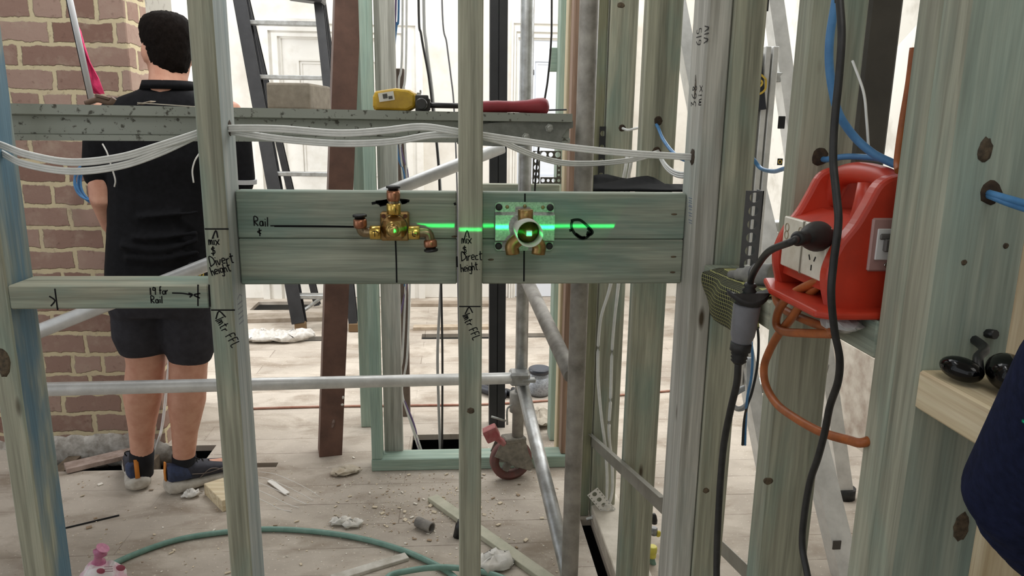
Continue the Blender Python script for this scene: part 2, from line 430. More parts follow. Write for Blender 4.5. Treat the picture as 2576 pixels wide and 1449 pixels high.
mb = MB(); mb.span(-3.4, XC, 3.02, YS, -0.02, 3.3, 0.004); struct('wall_left', mb, BRICK)
mb = MB(); mb.span(-3.4, XC - 0.004, YS, YE, 0, 3.3, 0.003); struct('wall_left_plaster', mb, GREYPLASTER)
# broken footing under the bricks
mb = MB()
for i in range(16):
    x = -2.2 + i * (XC + 2.15) / 15
    mb.ell((x, 3.025, -0.03 + random.random() * 0.02), 0.09 + random.random() * .03, 0.012 + random.random() * .008, 0.06 + random.random() * .02, Matrix.Rotation(random.random(), 3, 'Y'), 9, 6)
struct('trim_1', mb, plain('broken_footing_mortar', '#cdc8c0', 0.9, h2='#8d857a', scale=30, bump=0.5))
mb = MB(); mb.span(-3.4, 3.0, YB, YB + 0.1, -0.36, 3.3); struct('wall_back', mb, PLASTER)
mb = MB(); mb.span(1.78, 1.9, -1.6, YB, 0, 3.3); struct('wall_right', mb, plain('patchy_plaster', '#dcd8cf', 0.85, h2='#b9b3a7', scale=6, spec=0.2, lohi=(0.5, 0.75)))
mb = MB(); mb.span(1.74, 1.779, 2.2, 3.6, 0, 0.42)
struct('trim_2', mb, plain('exposed_wall_base', '#bdb6aa', 0.9, h2='#8e7f72', scale=10, bump=0.6))
mb = MB(); mb.span(-3.4, 1.78, -0.9, 1.72, 2.72, 2.78); struct('ceiling', mb, plain('ceiling_board', '#d8d6d0', 0.8))
mb = MB(); mb.span(-3.4, 1.78, -1.7, -1.6, 0, 2.78); struct('wall_front', mb, plain('front_room_plaster', '#d8d6d0', 0.8))
for n_, (a, b) in enumerate((((-3.4), aY(640, 300, YB).x), (aY(1030, 300, YB).x, aY(1283, 300, YB).x))):
    mb = MB(); mb.span(a, b, YB - 0.02, YB, 0, 0.17, 0.004); struct('baseboard_back' if n_ == 0 else 'baseboard_back.001', mb, PAINT)
def door(idx, pxl, pxr, pyt, pyo, wid, leafmat):
    """panelled door in a stepped architrave, let into the back wall"""
    xl = aY(pxl, 300, YB).x; xi = aY(pxr, 300, YB).x; zo = aY(pxl, pyo, YB).z; zi = aY(pxr, pyt, YB).z
    xr = xi + wid; xo = xr + (xi - xl)
    mb = MB(); W = xi - xl
    for k, (a, b, d) in enumerate(((0, 0.22, 0.045), (0.22, 0.36, 0.03), (0.36, 0.62, 0.038), (0.62, 0.72, 0.022), (0.72, 0.9, 0.03), (0.9, 1.0, 0.016))):
        mb.span(xl + W * a, xl + W * b, YB - d, YB, 0, zo - (zo - zi) * a)
        mb.span(xo - W * b, xo - W * a, YB - d, YB, 0, zo - (zo - zi) * a)
        mb.span(xl + W * b, xo - W * b, YB - d, YB, zo - (zo - zi) * b, zo - (zo - zi) * a)
    struct('trim_%d' % (idx + 2), mb, PAINT)
    mb = MB(); mb.span(xi, xr, YB - 0.008, YB, 0.005, zi)
    D = struct('door_%d' % idx, mb, leafmat)
    cols = ((xi + 0.11, xi + wid / 2 - 0.05), (xi + wid / 2 + 0.05, xr - 0.11))
    for a, b in cols:
        for z0, z1 in ((0.15, 0.75), (0.95, zi - 0.14)):
            mb = MB()
            for t, d in ((0, 0.018), (0.02, 0.012)):
                mb.span(a + t, b - t, YB - d, YB - 0.004, z1 - t - 0.014, z1 - t); mb.span(a + t, b - t, YB - d, YB - 0.004, z0 + t, z0 + t + 0.014)
                mb.span(a + t, a + t + 0.014, YB - d, YB - 0.004, z0 + t + .014, z1 - t - .014); mb.span(b - t - 0.014, b - t, YB - d, YB - 0.004, z0 + t + .014, z1 - t - .014)
            linkmesh('panel_moulding', mb, leafmat, D)
    return D, xi, xr
door(1, 640, 717, 97, 46, 0.80, PAINT)
D2, xi, xr = door(2, 1284, 1302, 100, 48, 0.82, plain('daylit_door_white', '#e4e9f2', 0.45))  # daylight glow on the leaf painted in as a blue-white tint
hm = MB(); p = aY(1338, 183, YB)
hm.tube([p + Vector((-.012, -.02, .02)), p + Vector((-.012, -.03, -.015)), p + Vector((.012, -.03, -.015)), p + Vector((.012, -.02, .02))], 0.004, 8)
linkmesh('handle', hm, plain('dark_handle', '#55565a', 0.4), D2)

# ------------------------------------------------------------------ near stud frame
YN = 1.40
def stud(x0, x1, y0, y1, mat, label, group=None, z1=2.7, cat='stud', bev=0.003):
    mb = MB(); mb.span(x0, x1, y0, y1, 0.0, z1, bev)
    return single('timber_stud', mb, mat, label, cat, group)
A_ = stud(-0.872, -0.827, YN, YN + 0.09, [PINE['Z'], BLUEPINE], 'blue-stained timber stud at the far left edge, left end of the marked rail')
B_ = stud(-0.465, -0.4215, YN, YN + 0.09, [PINE['Z'], SIDELIT], 'treated pine stud in front of the man, marked Mix & Divert height')
C_ = stud(0.006, 0.0515, YN, YN + 0.09, PINE['Z'], 'treated pine stud between the two brass valves, marked Mix & Direct height')
D1 = stud(0.463, 0.5085, YN, YN + 0.09, GREYPINE, 'grey-sided stud marked 615 VIV at the right end of the green boards')
D_2 = stud(0.5095, 0.572, YN - 0.004, YN + 0.086, PINE['Z'], 'wide-grained stud doubled onto the one marked 615, behind the black cord')
XW = 0.487                           # left face of the wall that runs back from the camera
E_ = stud(XW, XW + 0.083, 1.04, 1.08, PINE['Z'], 'broad stud behind the red power box, with a blue cable through its drilled hole')
F1 = stud(XW, XW + 0.097, 0.709, 0.7515, [PINE['Z'], PINEGREEN], 'nearest big blue-green stud at right, with a dark knot and two blue cables')
F2 = stud(XW, XW + 0.097, 0.7525, 0.792, PINE['Z'], 'pine stud doubled behind the nearest stud, hiding the right side of the red box')
xg = .835
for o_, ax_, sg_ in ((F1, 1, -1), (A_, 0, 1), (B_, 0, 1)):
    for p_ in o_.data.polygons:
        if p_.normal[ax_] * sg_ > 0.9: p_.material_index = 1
G_ = stud(xg, xg + .09, 1.0, 1.045, CREAM['Z'], 'pale stud at the right edge of the picture, below the navy sleeve')
Q_ = stud(0.472, 0.562, 1.89, 1.93, PINE['Z'], 'green-tinged stud just left of the grey marked stud, with two drilled cable holes')
P_ = stud(0.475, 0.562, 2.36, 2.40, PINE['Z'], 'stud farther back whose foot shows by the white perforated strip')
def nog(name, x0, x1, y0, y1, z0, z1, mat, label, cat, group=None):
    mb = MB(); mb.span(x0, x1, y0, y1, z0, z1, 0.0025); return single(name, mb, mat, label, cat, group)
N_AB = nog('timber_noggin', -0.826, -0.466, YN, YN + 0.09, 1.0085, 1.0535, PINE['X'], 'horizontal pine rail marked 19 for Rail, between the two left studs', 'noggin')
UL = nog('backing_board', -0.420, 0.003, 1.455, 1.49, 1.1345, 1.2265, BOARD, 'upper left green board, marked Rail, under the three-way brass valve', 'board')
LL = nog('backing_board', -0.420, 0.003, 1.455, 1.49, 1.0425, 1.1335, BOARD, 'lower left green board, below the three-way brass valve', 'board')
UR = nog('backing_board', 0.0525, 0.462, 1.455, 1.49, 1.1345, 1.2265, BOARD, 'upper right green board behind the steel mounting plate, with a black loop mark', 'board')
LR = nog('backing_board', 0.0525, 0.462, 1.455, 1.49, 1.0425, 1.1335, BOARD, 'lower right green board, below the steel mounting plate', 'board')
ze = aX(1977, 700, XW).z
N_DE = nog('timber_noggin', XW, XW + 0.09, 1.081, 1.394, aX(1815, 690, XW).z - 0.045, aX(1815, 690, XW).z, PINE['Y'], 'short rail under the grey nozzle and checked cloth', 'noggin')
N_EF = nog('timber_noggin', XW, XW + 0.083, 0.793, 1.039, ze - 0.045, ze, PINE['Y'], 'rail carrying the red power box between two right-hand studs', 'noggin')
zf = aX(2323, 936, XW).z
N_FG = nog('timber_noggin', XW, XW + 0.0725, 0.441, 0.708, zf - 0.042, zf, CREAM['Y'], 'pale rail at right carrying a black case, partly behind the navy sleeve', 'noggin')
# ------------------------------------------------------------------ hand lettering: strokes of marker ink lying on the timber
G = {
 'M': [[(0, 0), (.08, .75), (.22, .25), (.38, .8), (.5, 0)]], 'm': [[(0, 0), (.02, .55), (.14, .5), (.2, .05), (.24, .5), (.36, .5), (.42, 0)]],
 'i': [[(.05, 0), (.05, .55)], [(.05, .75), (.08, .82)]], 'x': [[(0, .55), (.4, 0)], [(.45, .6), (0, -.05)]],
 '&': [[(.42, .62), (.15, .66), (.1, .48), (.35, .4), (.4, .15), (.2, .02), (.02, .12)], [(.24, .85), (.22, -.18)]],
 'D': [[(.02, 0), (.06, 1), (.4, .78), (.45, .3), (0, 0)]], 'v': [[(0, .5), (.14, 0), (.34, .55)]], 'V': [[(0, .8), (.2, 0), (.45, .85)]],
 'e': [[(.02, .28), (.32, .34), (.24, .55), (.06, .48), (.04, .1), (.32, .04)]], 'r': [[(.02, 0), (.05, .55)], [(.05, .38), (.3, .56)]],
 't': [[(.16, .95), (.14, .08), (.3, 0)], [(0, .62), (.36, .66)]], 'h': [[(.02, 0), (.06, 1)], [(.04, .4), (.24, .5), (.3, 0)]],
 'g': [[(.32, .5), (.08, .5), (.04, .12), (.28, .1), (.34, .52), (.3, -.35), (.04, -.3)]], 'c': [[(.32, .48), (.08, .44), (.05, .08), (.34, .04)]],
 'R': [[(.04, 0), (.06, 1), (.42, .85), (.36, .55), (.08, .48), (.45, 0)]], 'a': [[(.34, .5), (.08, .48), (.03, .1), (.3, .08), (.34, .5), (.38, 0)]],
 'l': [[(.04, 0), (.08, 1)]], 'f': [[(.3, .95), (.14, .9), (.1, 0)], [(0, .5), (.3, .52)]], 'o': [[(.2, .5), (.04, .35), (.08, .05), (.3, .08), (.34, .4), (.2, .5)]],
 '1': [[(.06, 0), (.1, 1)]], '9': [[(.32, .85), (.1, .95), (.05, .6), (.3, .62), (.34, .95), (.3, 0)]], 'F': [[(.04, 0), (.06, .95), (.42, 1)], [(.05, .5), (.35, .55)]],
 'L': [[(.06, 1), (.04, .02), (.36, 0)]], '6': [[(.34, .95), (.08, .6), (.04, .1), (.3, .05), (.34, .38), (.08, .4)]], '5': [[(.36, .95), (.1, .95), (.06, .55), (.34, .5), (.3, .08), (.02, .05)]],
 '3': [[(.04, .92), (.32, .95), (.14, .55), (.36, .35), (.24, .02), (.02, .06)]], '8': [[(.3, .8), (.08, .85), (.1, .6), (.34, .25), (.18, 0), (.04, .2), (.32, .75)]],
 'I': [[(.05, 0), (.05, .8)]], '.': [[(.04, 0), (.08, .03)]], '-': [[(0, .4), (.4, .42)]], 'N': [[(0, 0), (.04, .9), (.36, .05), (.4, .95)]], 'H': [[(0, 0), (0, .9)], [(.36, 0), (.36, .9)], [(0, .45), (.36, .45)]],
}
def strokes(mb, lines, o, u, v, nrm, wd=0.0011):
    o = Vector(o); u = Vector(u).normalized(); v = Vector(v).normalized(); nn = Vector(nrm).normalized()
    for ln in lines:
        pts = cr([Vector((x, y, 0)) for x, y in ln], 4) if len(ln) > 2 else [Vector((x, y, 0)) for x, y in ln]
        L = len(pts); left = []; right = []
        for i in range(L):
            d = (pts[min(i + 1, L - 1)] - pts[max(i - 1, 0)])
            d = d.normalized() if d.length > 1e-9 else Vector((1, 0, 0))
            q = Vector((-d.y, d.x, 0)) * wd
            left.append(pts[i] + q); right.append(pts[i] - q)
        rings = []
        for a, b in zip(left, right):
            P = [o + u * p.x + v * p.y for p in (a, b)]
            rings.append([P[0] - nn * 0.0008, P[0] + nn * 0.00025, P[1] + nn * 0.00025, P[1] - nn * 0.0008])
        mb.loft(rings, False, True)
def text(mb, s, o, u, v, nrm, h, wd=0.0011, gap=0.16):
    x = 0.0; out = []
    for ch in s:
        if ch == ' ': x += 0.35; continue
        g = G[ch]; mx = max(p[0] for st in g for p in st)
        jy = random.uniform(-.05, .05)
        for st in g: out.append([((x + px) * h, (py + jy) * h) for px, py in st])
        x += mx + gap
    strokes(mb, out, o, u, v, nrm, wd)
INK = []
FX, FZ, FN = Vector((1, 0, 0)), Vector((0, 0, 1)), Vector((0, -1, 0))
def px_lines(mb, lines, y, wd):
    """strokes given by points on the timber face standing at depth y"""
    for ln in lines:
        P = [aY(a, b, y) for a, b in ln]
        strokes(mb, [[(p.x, p.z) for p in P]], (0, y, 0), FX, FZ, FN, wd)
def tilt(deg): return Vector((math.cos(R(deg)), 0, math.sin(R(deg)))), Vector((-math.sin(R(deg)), 0, math.cos(R(deg))))
# stud B
mb = MB(); y = YN
px_lines(mb, [[(515, 576), (575, 576)], [(534, 601), (543, 580), (548, 598)], [(531, 780), (591, 780)], [(543, 803), (551, 783), (568, 798)]], y, 0.0014)
for s_, px, py, h, dg in (('mix', 526, 616, .017, 3), ('&', 531, 640, .018, 0), ('Divert', 530, 670, .019, 10), ('height', 534, 694, .017, 16)):
    u, v = tilt(dg); text(mb, s_, aY(px, py, y), u, v, FN, h, 0.0011, .1)
u, v = tilt(-62); text(mb, '1mtr FFL', aY(541, 806, y), u, v, FN, .018, 0.001, .12)
ink('marker_writing', mb, MARK, B_)
# stud C
mb = MB()
px_lines(mb, [[(1155, 771), (1209, 771)], [(1168, 601), (1175, 580), (1181, 599)], [(1170, 790), (1180, 773), (1189, 787)]], y, 0.0012)
for s_, px, py, h, dg in (('mix', 1162, 613, .017, 3), ('&', 1163, 636, .018, 0), ('Direct', 1161, 657, .018, 4), ('height.', 1160, 685, .016, 8)):
    u, v = tilt(dg); text(mb, s_, aY(px, py, y), u, v, FN, h, 0.0010, .08)
u, v = tilt(-66); text(mb, '1mtr FFL', aY(1163, 794, y), u, v, FN, .016, 0.001, .12)
ink('marker_writing', mb, MARK, C_)
# rail A-B
mb = MB()
px_lines(mb, [[(138, 726), (145, 780)], [(124, 745), (138, 756), (128, 770)], [(378, 724), (379, 742)], [(433, 737), (460, 738), (482, 742)], [(474, 737), (484, 741), (477, 748)],
              [(498, 716), (498, 770)], [(504, 738), (488, 742), (503, 750)], [(526, 716), (528, 772)]], y, 0.0014)
text(mb, '9', aY(385, 741, y), FX, FZ, FN, .015, .0011); text(mb, 'for', aY(401, 740, y), FX, FZ, FN, .015, .0011, .06); text(mb, 'Rail', aY(380, 762, y), FX, FZ, FN, .014, .0011)
ink('marker_writing', mb, MARK, N_AB)
# green boards
yb = 1.455
mb = MB(); px_lines(mb, [[(680, 568), (780, 568), (905, 570)], [(690, 569.5), (900, 571.5)], [(652, 574), (654, 594)], [(658, 579), (648, 583), (657, 588)]], yb, 0.0012)
text(mb, 'Rail', aY(639, 569, yb), FX, FZ, FN, .018, .0012)
px_lines(mb, [[(935, 512), (960, 507), (980, 503)], [(945, 508), (985, 505), (950, 514), (984, 510), (955, 517)], [(1006, 503), (1020, 504), (1030, 506)], [(1008, 507), (1024, 507), (1010, 511), (1020, 509)], [(1142, 514), (1147, 512)]], yb, 0.0026)
ink('marker_writing', mb, MARK, UL)
mb = MB(); px_lines(mb, [[(995, 605), (997, 660), (998, 711)], [(1149, 645), (1150, 672)]], yb, 0.0016); ink('marker_line', mb, MARK, LL)
mb = MB(); px_lines(mb, [[(1320.5, 487), (1320.5, 508)]], yb, 0.0016)
px_lines(mb, [[(1436, 556), (1446, 553), (1460, 554), (1474, 565), (1487, 578), (1490, 586), (1482, 592), (1474, 598), (1462, 599), (1448, 590), (1440, 578), (1437, 566), (1440, 556)],
              [(1432, 580), (1440, 578)], [(1478, 573), (1486, 584), (1478, 592), (1480, 582)], [(1448, 588), (1462, 597), (1472, 597)]], yb, 0.0028)
ink('marker_loop', mb, MARK, UR)
mb = MB(); px_lines(mb, [[(1318.5, 630), (1318, 708)]], yb, 0.0016); ink('marker_line', mb, MARK, LR)
# stud D: sideways figures on the grey face that looks left
mb = MB(); xd = 0.463
def text_uv(mb, s, o, u, v, nrm, hu, hv, wd):
    """letters hu wide and hv tall"""
    x = 0.0; out = []
    for ch in s:
        g = G[ch]; mx = max(p[0] for st in g for p in st)
        for st in g: out.append([((x + px) * hu, py * hv) for px, py in st])
        x += mx + .22
    strokes(mb, out, o, u, v, nrm, wd)
for s_, px, py, hu, hv in (('615', 1763, 112, .024, .030), ('VIV', 1780, 106, .022, .026), ('368', 1750, 268, .026, .030), ('mix', 1764, 264, .026, .026), ('-', 1752, 204, .03, .02)):
    p = aX(px, py, xd); text_uv(mb, s_, p, (0, 0, 1), (0, 1, 0), (-1, 0, 0), hu, hv, .0011)
ink('marker_writing', mb, MARK, D1)
mb = MB()
for k, py in enumerate((500, 512, 522, 538, 556)):
    px_lines(mb, [[(1731, py), (1742, py - 1)], [(1732, py + 4), (1740, py + 3)]], 1.3995, 0.0004) if False else None
    a = aX(1741, py, xd); strokes(mb, [[(a.y, a.z), (a.y + .022, a.z)], [(a.y, a.z - .005), (a.y + .018, a.z - .005)]], (xd, 0, 0), (0, 1, 0), (0, 0, 1), (-1, 0, 0), .0008)
ink('grade_stamp', mb, plain('faded_stamp_ink', '#6f7a8c', 0.7), D1)
mb = MB()
for k in range(6):
    z = aX(608, 745 + k * 13, -0.4215).z
    strokes(mb, [[(YN + .03, z), (YN + .06, z)]] if k else [[(YN + .03, z), (YN + .045, z + .006), (YN + .06, z)]], (-0.4215, 0, 0), (0, 1, 0), (0, 0, 1), (1, 0, 0), .0012)
ink('grade_stamp', mb, plain('faded_stamp_ink_grey', '#7c8088', 0.7), B_)

# knots and drilled holes on studs, as parts
def knot(par, c, nrm, rx, rz, mat=KNOT, name='knot'):
    mb = MB(); c = Vector(c); nn = Vector(nrm).normalized(); u = Vector((0, 0, 1)).cross(nn).normalized(); v = Vector((0, 0, 1))
    ring = [c + u * rx * math.cos(a) * random.uniform(.9, 1.1) + v * rz * math.sin(a) * random.uniform(.9, 1.1) for a in [2 * math.pi * k / 18 for k in range(18)]]
    mb.loft([[p - nn * .001 for p in ring], [p + nn * .0004 for p in ring], [c + (p - c) * .6 + nn * .0007 for p in ring]], True)
    return linkmesh(name, mb, mat, par)
fn = (0, -1, 0)
knot(C_, aY(1184, 1033, YN), fn, .0075, .0065); knot(D_2, aY(1776, 1234, YN - .004), fn, .007, .006)
knot(F1, aY(2478, 378, .709), fn, .0075, .0125); knot(F1, aY(2530, 618, .709), fn, .003, .003); knot(F1, aY(2425, 660, .709), fn, .003, .003)
knot(F1, aY(2418, 1325, .709), fn, .009, .018, KNOT); knot(E_, aY(1932, 1210, 1.04), fn, .008, .006); knot(A_, aX(60, 1000, -0.827) if False else (-0.852, YN, .905), fn, .012, .03)
knot(P_, aY(1562, 13, 2.36), fn, .012, .008)
for px, py, yy, par, rx in ((1656, 304, 1.89, Q_, .011), (1652, 382, 1.89, Q_, .012), (1565, 322, 2.36, P_, .011), (2062, 395, 1.04, E_, .012), (2492, 484, .709, F1, .0115)):
    knot(par, aY(px, py, yy), fn, rx, rx * 1.05, DARKHOLE, 'drilled_hole')
p = aX(1742, 395, .463); knot(D1, p, (-1, 0, 0), .014, .016, DARKHOLE, 'drilled_hole')
p = aX(578, 322, -.4215); knot(B_, p, (1, 0, 0), .012, .014, DARKHOLE, 'drilled_hole')
# nail holes at the right ends of the green boards
for par, (px, py) in ((UR, (1696, 539)), (LR, (1694, 646)), (LR, (1692, 685)), (LR, (1235, 653)), (LL, (1143, 595))):
    knot(par, aY(px, py, yb), fn, .006, .002, KNOT, 'nail_dent')

# ------------------------------------------------------------------ three-way brass valve (left)
yv = 1.455
c0 = aY(992.5, 571, 1.425); vx, vz = c0.x, c0.z
t = thing('mixer_valve', (vx, yv, vz - .03), 'three-way brass mixing valve with black-capped copper elbows on the green boards', 'valve')
mb = MB(); s = .0275
mb.span(vx - s, vx + s, 1.427, 1.4545, vz - s, vz + s, .003)
linkmesh('flange_plate', mb, BRASS, t)
mb = MB()
for sx in (-1, 1): mb.cyl((vx + sx * .0205, 1.4262, vz + .0205), (vx + sx * .0205, 1.428, vz + .0205), .0042, 14)
linkmesh('bolt_hole', mb, plain('rusty_bolt_hole', '#5a3522', 0.8), t)
mb = MB(); zc = vz - .001
mb.lathe([(.0245, 0), (.0245, .006), (.0225, .0065), (.0225, .012), (.0195, .0125), (.0195, .017), (.016, .0175), (.0145, .030), (.011, .031), (.0095, .0345), (.0095, .048), (.0085, .050), (.004, .0505)], (vx, 1.427, zc), (0, -1, 0), 32)
linkmesh('cartridge_cone', mb, plain('worn_brass_cone', '#b3985f', 0.25, 0.9), t)
mb = MB(); mb.lathe([(.0255, 0), (.0255, .0015)], (vx, 1.4272, zc), (0, -1, 0), 32); linkmesh('seal_ring', mb, RUBBER, t)
yp = 1.413; zp = aY(945, 585, yp).z
xL0, xL1 = aY(931, 586, yp).x, aY(958, 586, yp).x; xR0, xR1 = aY(1028, 584, yp).x, aY(1056, 584, yp).x
zT0, zT1 = aY(993, 539, yp).z, aY(993, 512, yp).z
mb = MB(); mb.span(vx - .02, vx + .02, yp - .008, 1.432, vz - .022, vz + .02, .006); linkmesh('port_body', mb, BRASS, t)
for a, b in (((xL0, yp, zp), (xL1, yp, zp)), ((xR0, yp, zp), (xR1, yp, zp)), ((vx, yp, zT0), (vx, yp, zT1))):
    mb = MB(); mb.cyl(a, b, .0135, 26, bev=.001); linkmesh('collar', mb, BRASSB, t)
mb = MB()
strokes(mb, [[(-.004, .004), (.004, .005)], [(0, .004), (0, -.006)], [(.004, .005), (.005, .001)]], ((xL0 + xL1) / 2, yp - .0133, zp), FX, FZ, FN, .0007)
strokes(mb, [[(-.003, .005), (-.002, -.004), (.003, -.005)], [(-.003, 0), (.004, -.001)]], ((xR0 + xR1) / 2, yp - .0133, zp), FX, FZ, FN, .0007)
ink('flow_marks', mb, MARK, t)
STEELFIT = plain('dezincified_fitting', '#8f7d60', 0.3, 0.8, h2='#6f6250', scale=70)
def fitting(path, r, bell_a, bell_b, cap_dir):
    mb = MB(); mb.rope(path, r, 16, 6)
    e = linkmesh('elbow', mb, STEELFIT, t)
    mb = MB(); a, b = Vector(bell_a), Vector(bell_b); d = (b - a).normalized(); L = (b - a).length
    mb.lathe([(.0095, -.001), (.0118, .001), (.0128, L * .3), (.0128, L * .7), (.0122, L)], a, d, 24)
    linkmesh('copper_bell', mb, COPPER, t)
    mb = MB(); mb.lathe([(.0098, 0), (.0098, .004), (.0134, .0045), (.0134, .008), (.012, .009)], b, d, 24)
    linkmesh('push_fit_cap', mb, BLACKPL, t)
xe = aY(907, 580, yp).x
fitting([(xL0 + .001, yp, zp), (xL0 - .010, yp, zp), (xe + .003, yp, zp + .003), (xe, yp, zp + .012)], .0095, (xe, yp, aY(907, 573, yp).z), (xe - .0005, yp, aY(907, 551, yp).z), 1)
xe = aY(1082, 590, yp).x
fitting([(xR1 - .001, yp, zp), (xR1 + .010, yp, zp), (xe - .003, yp, zp - .003), (xe, yp, zp - .014)], .0095, (xe, yp, aY(1083, 603, yp).z), (xe + .001, yp, aY(1083, 621, yp).z), -1)
fitting([(vx, yp, zT1 - .001), (vx, yp, zT1 + .004), (vx, yp, zT1 + .009)], .0105, (vx, yp, zT1 + .005), (vx, yp, aY(990, 479, yp).z), 1)

# ------------------------------------------------------------------ shower mixer on a steel plate (right)
pc = aY(1319, 570, 1.452); bx, bz = pc.x, pc.z; w2 = .0585; h2 = .0485
t = thing('mixer_valve', (bx, yv, bz - .05), 'brass shower mixer with a round guard on a steel plate, lit by the green line', 'valve')
PLATE = plain('speckled_zinc_plate', '#bfc4bf', 0.38, 0.55, h2='#8f9690', scale=260)
def rrect(w_, h_, r, n=5):
    out = []
    for cx, cy, a0 in ((w_ - r, h_ - r, 0), (-w_ + r, h_ - r, 90), (-w_ + r, -h_ + r, 180), (w_ - r, -h_ + r, 270)):
        for k in range(n + 1):
            a = R(a0 + 90 * k / n); out.append((cx + r * math.cos(a), cy + r * math.sin(a)))
    return out
mb = MB(); mb.prism(rrect(w2, h2, .008), (bx, 1.4545, bz), FX, FZ, (0, -.003, 0))
zb0, zb1 = aY(1319, 606, 1.44).z, aY(1319, 540, 1.44).z
prof = [(1.4515, zb1 + .004), (1.437, zb1 - .001), (1.437, zb0 + .001), (1.4515, zb0 - .004)]
mb.loft([[(x, a, b) for a, b in prof] for x in (bx - w2, bx + w2)], False)
linkmesh('mounting_plate', mb, PLATE, t)
for px, py in ((1255, 521), (1384, 522), (1254, 619), (1382, 619)):
    mb = MB(); p = aY(px, py, 1.45); mb.lathe([(.0068, 0), (.0068, .004), (.0055, .0055), (.002, .006)], (p.x, 1.4515, p.z), (0, -1, 0), 22); linkmesh('rubber_grommet', mb, RUBBER, t)
for px, py in ((1276, 521), (1320.5, 519), (1366, 522)):
    mb = MB(); p = aY(px, py, 1.45); mb.lathe([(.0038, 0), (.0034, .0018), (.001, .0022)], (p.x, 1.4515, p.z), (0, -1, 0), 16)
    for d in (0, 90): mb.box((p.x, 1.4492, p.z), (.004, .0008, .0009), Matrix.Rotation(R(d + 20), 3, 'Y'))
    linkmesh('screw', mb, plain('yellow_zinc_screw', '#9a8a62', 0.4, 0.7), t)
ya = 1.412
mb = MB(); p0 = aY(1322, 560, ya); p1 = aY(1322, 528, ya); mb.cyl(p0, p1, .0147, 24, bev=.001); mb.pipe(p1 - Vector((0, 0, .002)), p1 + Vector((0, 0, .0006)), .0147, .0105); linkmesh('inlet_port', mb, BRASS, t)
for sx, px in ((-1, 1290), (1, 1354)):
    a = aY(1321, 590, ya); b = aY(px, 615, ya); c = aY(px, 639, ya)
    mb = MB(); mb.rope([a, b, c], .0135, 22, 6); linkmesh('inlet_port', mb, BRASS, t)
ax0 = Vector((bx, 1.437, bz - .002)); fr = aY(1333, 589, 1.335); axd = (fr - ax0).normalized(); AL = (fr - ax0).length
mb = MB(); mb.lathe([(.024, 0), (.0245, AL), (.0225, AL), (.0215, AL * .35)], ax0, axd, 40, cap=False)
linkmesh('guard_tube', mb, plain('grey_white_guard', '#c7c4bd', 0.45), t)
mb = MB(); mb.lathe([(.021, 0), (.021, AL * .5), (.0185, AL * .51), (.0185, AL * .6), (.0135, AL * .61), (.0135, AL * .7), (.009, AL * .71), (.009, AL * .8), (.003, AL * .805)], ax0, axd, 36); linkmesh('cartridge', mb, plain('brass_cartridge', '#9c8748', 0.25, 0.9), t)
q = axd.to_track_quat('Z', 'Y').to_matrix()
mb = MB(); mb.box(ax0 + axd * AL * .84, (.011, .011, AL * .1), q, .001); linkmesh('spindle', mb, plain('pale_spindle', '#c9d2cc', 0.4), t)

# ------------------------------------------------------------------ laser level line: a real fan of green light
ld = bpy.data.lights.new('laser_level', 'POINT'); ld.energy = 1.0; ld.color = (0.06, 1.0, 0.42); ld.shadow_soft_size = 0.0006; ld.use_nodes = True
lo = bpy.data.objects.new('laser_level', ld); COL.objects.link(lo)
LZ = aY(1184, 577.5, YN).z; lo.location = (0.20, 0.10, LZ)
nt = ld.node_tree; em = nt.nodes['Emission']; tc = nt.nodes.new('ShaderNodeTexCoord'); sp = nt.nodes.new('ShaderNodeSeparateXYZ'); nt.links.new(tc.outputs['Normal'], sp.inputs[0])
def mth(op, a, b=None):
    n = nt.nodes.new('ShaderNodeMath'); n.operation = op
    for k, v in enumerate((a, b)):
        if v is None: continue
        if isinstance(v, (int, float)): n.inputs[k].default_value = v
        else: nt.links.new(v, n.inputs[k])
    return n.outputs[0]
el = sp.outputs[2]
core = mth('POWER', 2.71828, mth('MULTIPLY', mth('POWER', mth('DIVIDE', mth('ABSOLUTE', el), 0.0023), 2.0), -1.0))
halo = mth('POWER', 2.71828, mth('MULTIPLY', mth('DIVIDE', mth('ABSOLUTE', el), 0.022), -1.0))
azi = mth('ARCTAN2', sp.outputs[0], sp.outputs[1])        # 0 = straight at the wall, + to the right
def azof(px, py=575, y=1.455):
    p = aY(px, py, y); return math.atan2(p.x - lo.location.x, p.y - lo.location.y)
a0, a1 = azof(985, 580, 1.40), azof(1545); a2 = azof(2562, 1045, .47)
fan = mth('MULTIPLY', mth('GREATER_THAN', azi, a0), mth('LESS_THAN', mth('SUBTRACT', azi, mth('MULTIPLY', el, 0.55)), a1))
fan2 = mth('MULTIPLY', mth('GREATER_THAN', azi, a2), mth('LESS_THAN', azi, R(75)))
fanall = mth('MAXIMUM', fan, fan2)
core = mth('MULTIPLY', core, fanall)
hz = mth('POWER', 2.71828, mth('MULTIPLY', mth('POWER', mth('DIVIDE', mth('SUBTRACT', azi, azof(1340)), 0.12), 2.0), -1.0))
halo = mth('MULTIPLY', mth('MULTIPLY', halo, fan), mth('ADD', hz, 0.25))
tot = mth('ADD', mth('MULTIPLY', core, 260.0), mth('MULTIPLY', halo, 9.0))
nt.links.new(tot, em.inputs['Strength']); em.inputs['Color'].default_value = (0.06, 1.0, 0.42, 1)
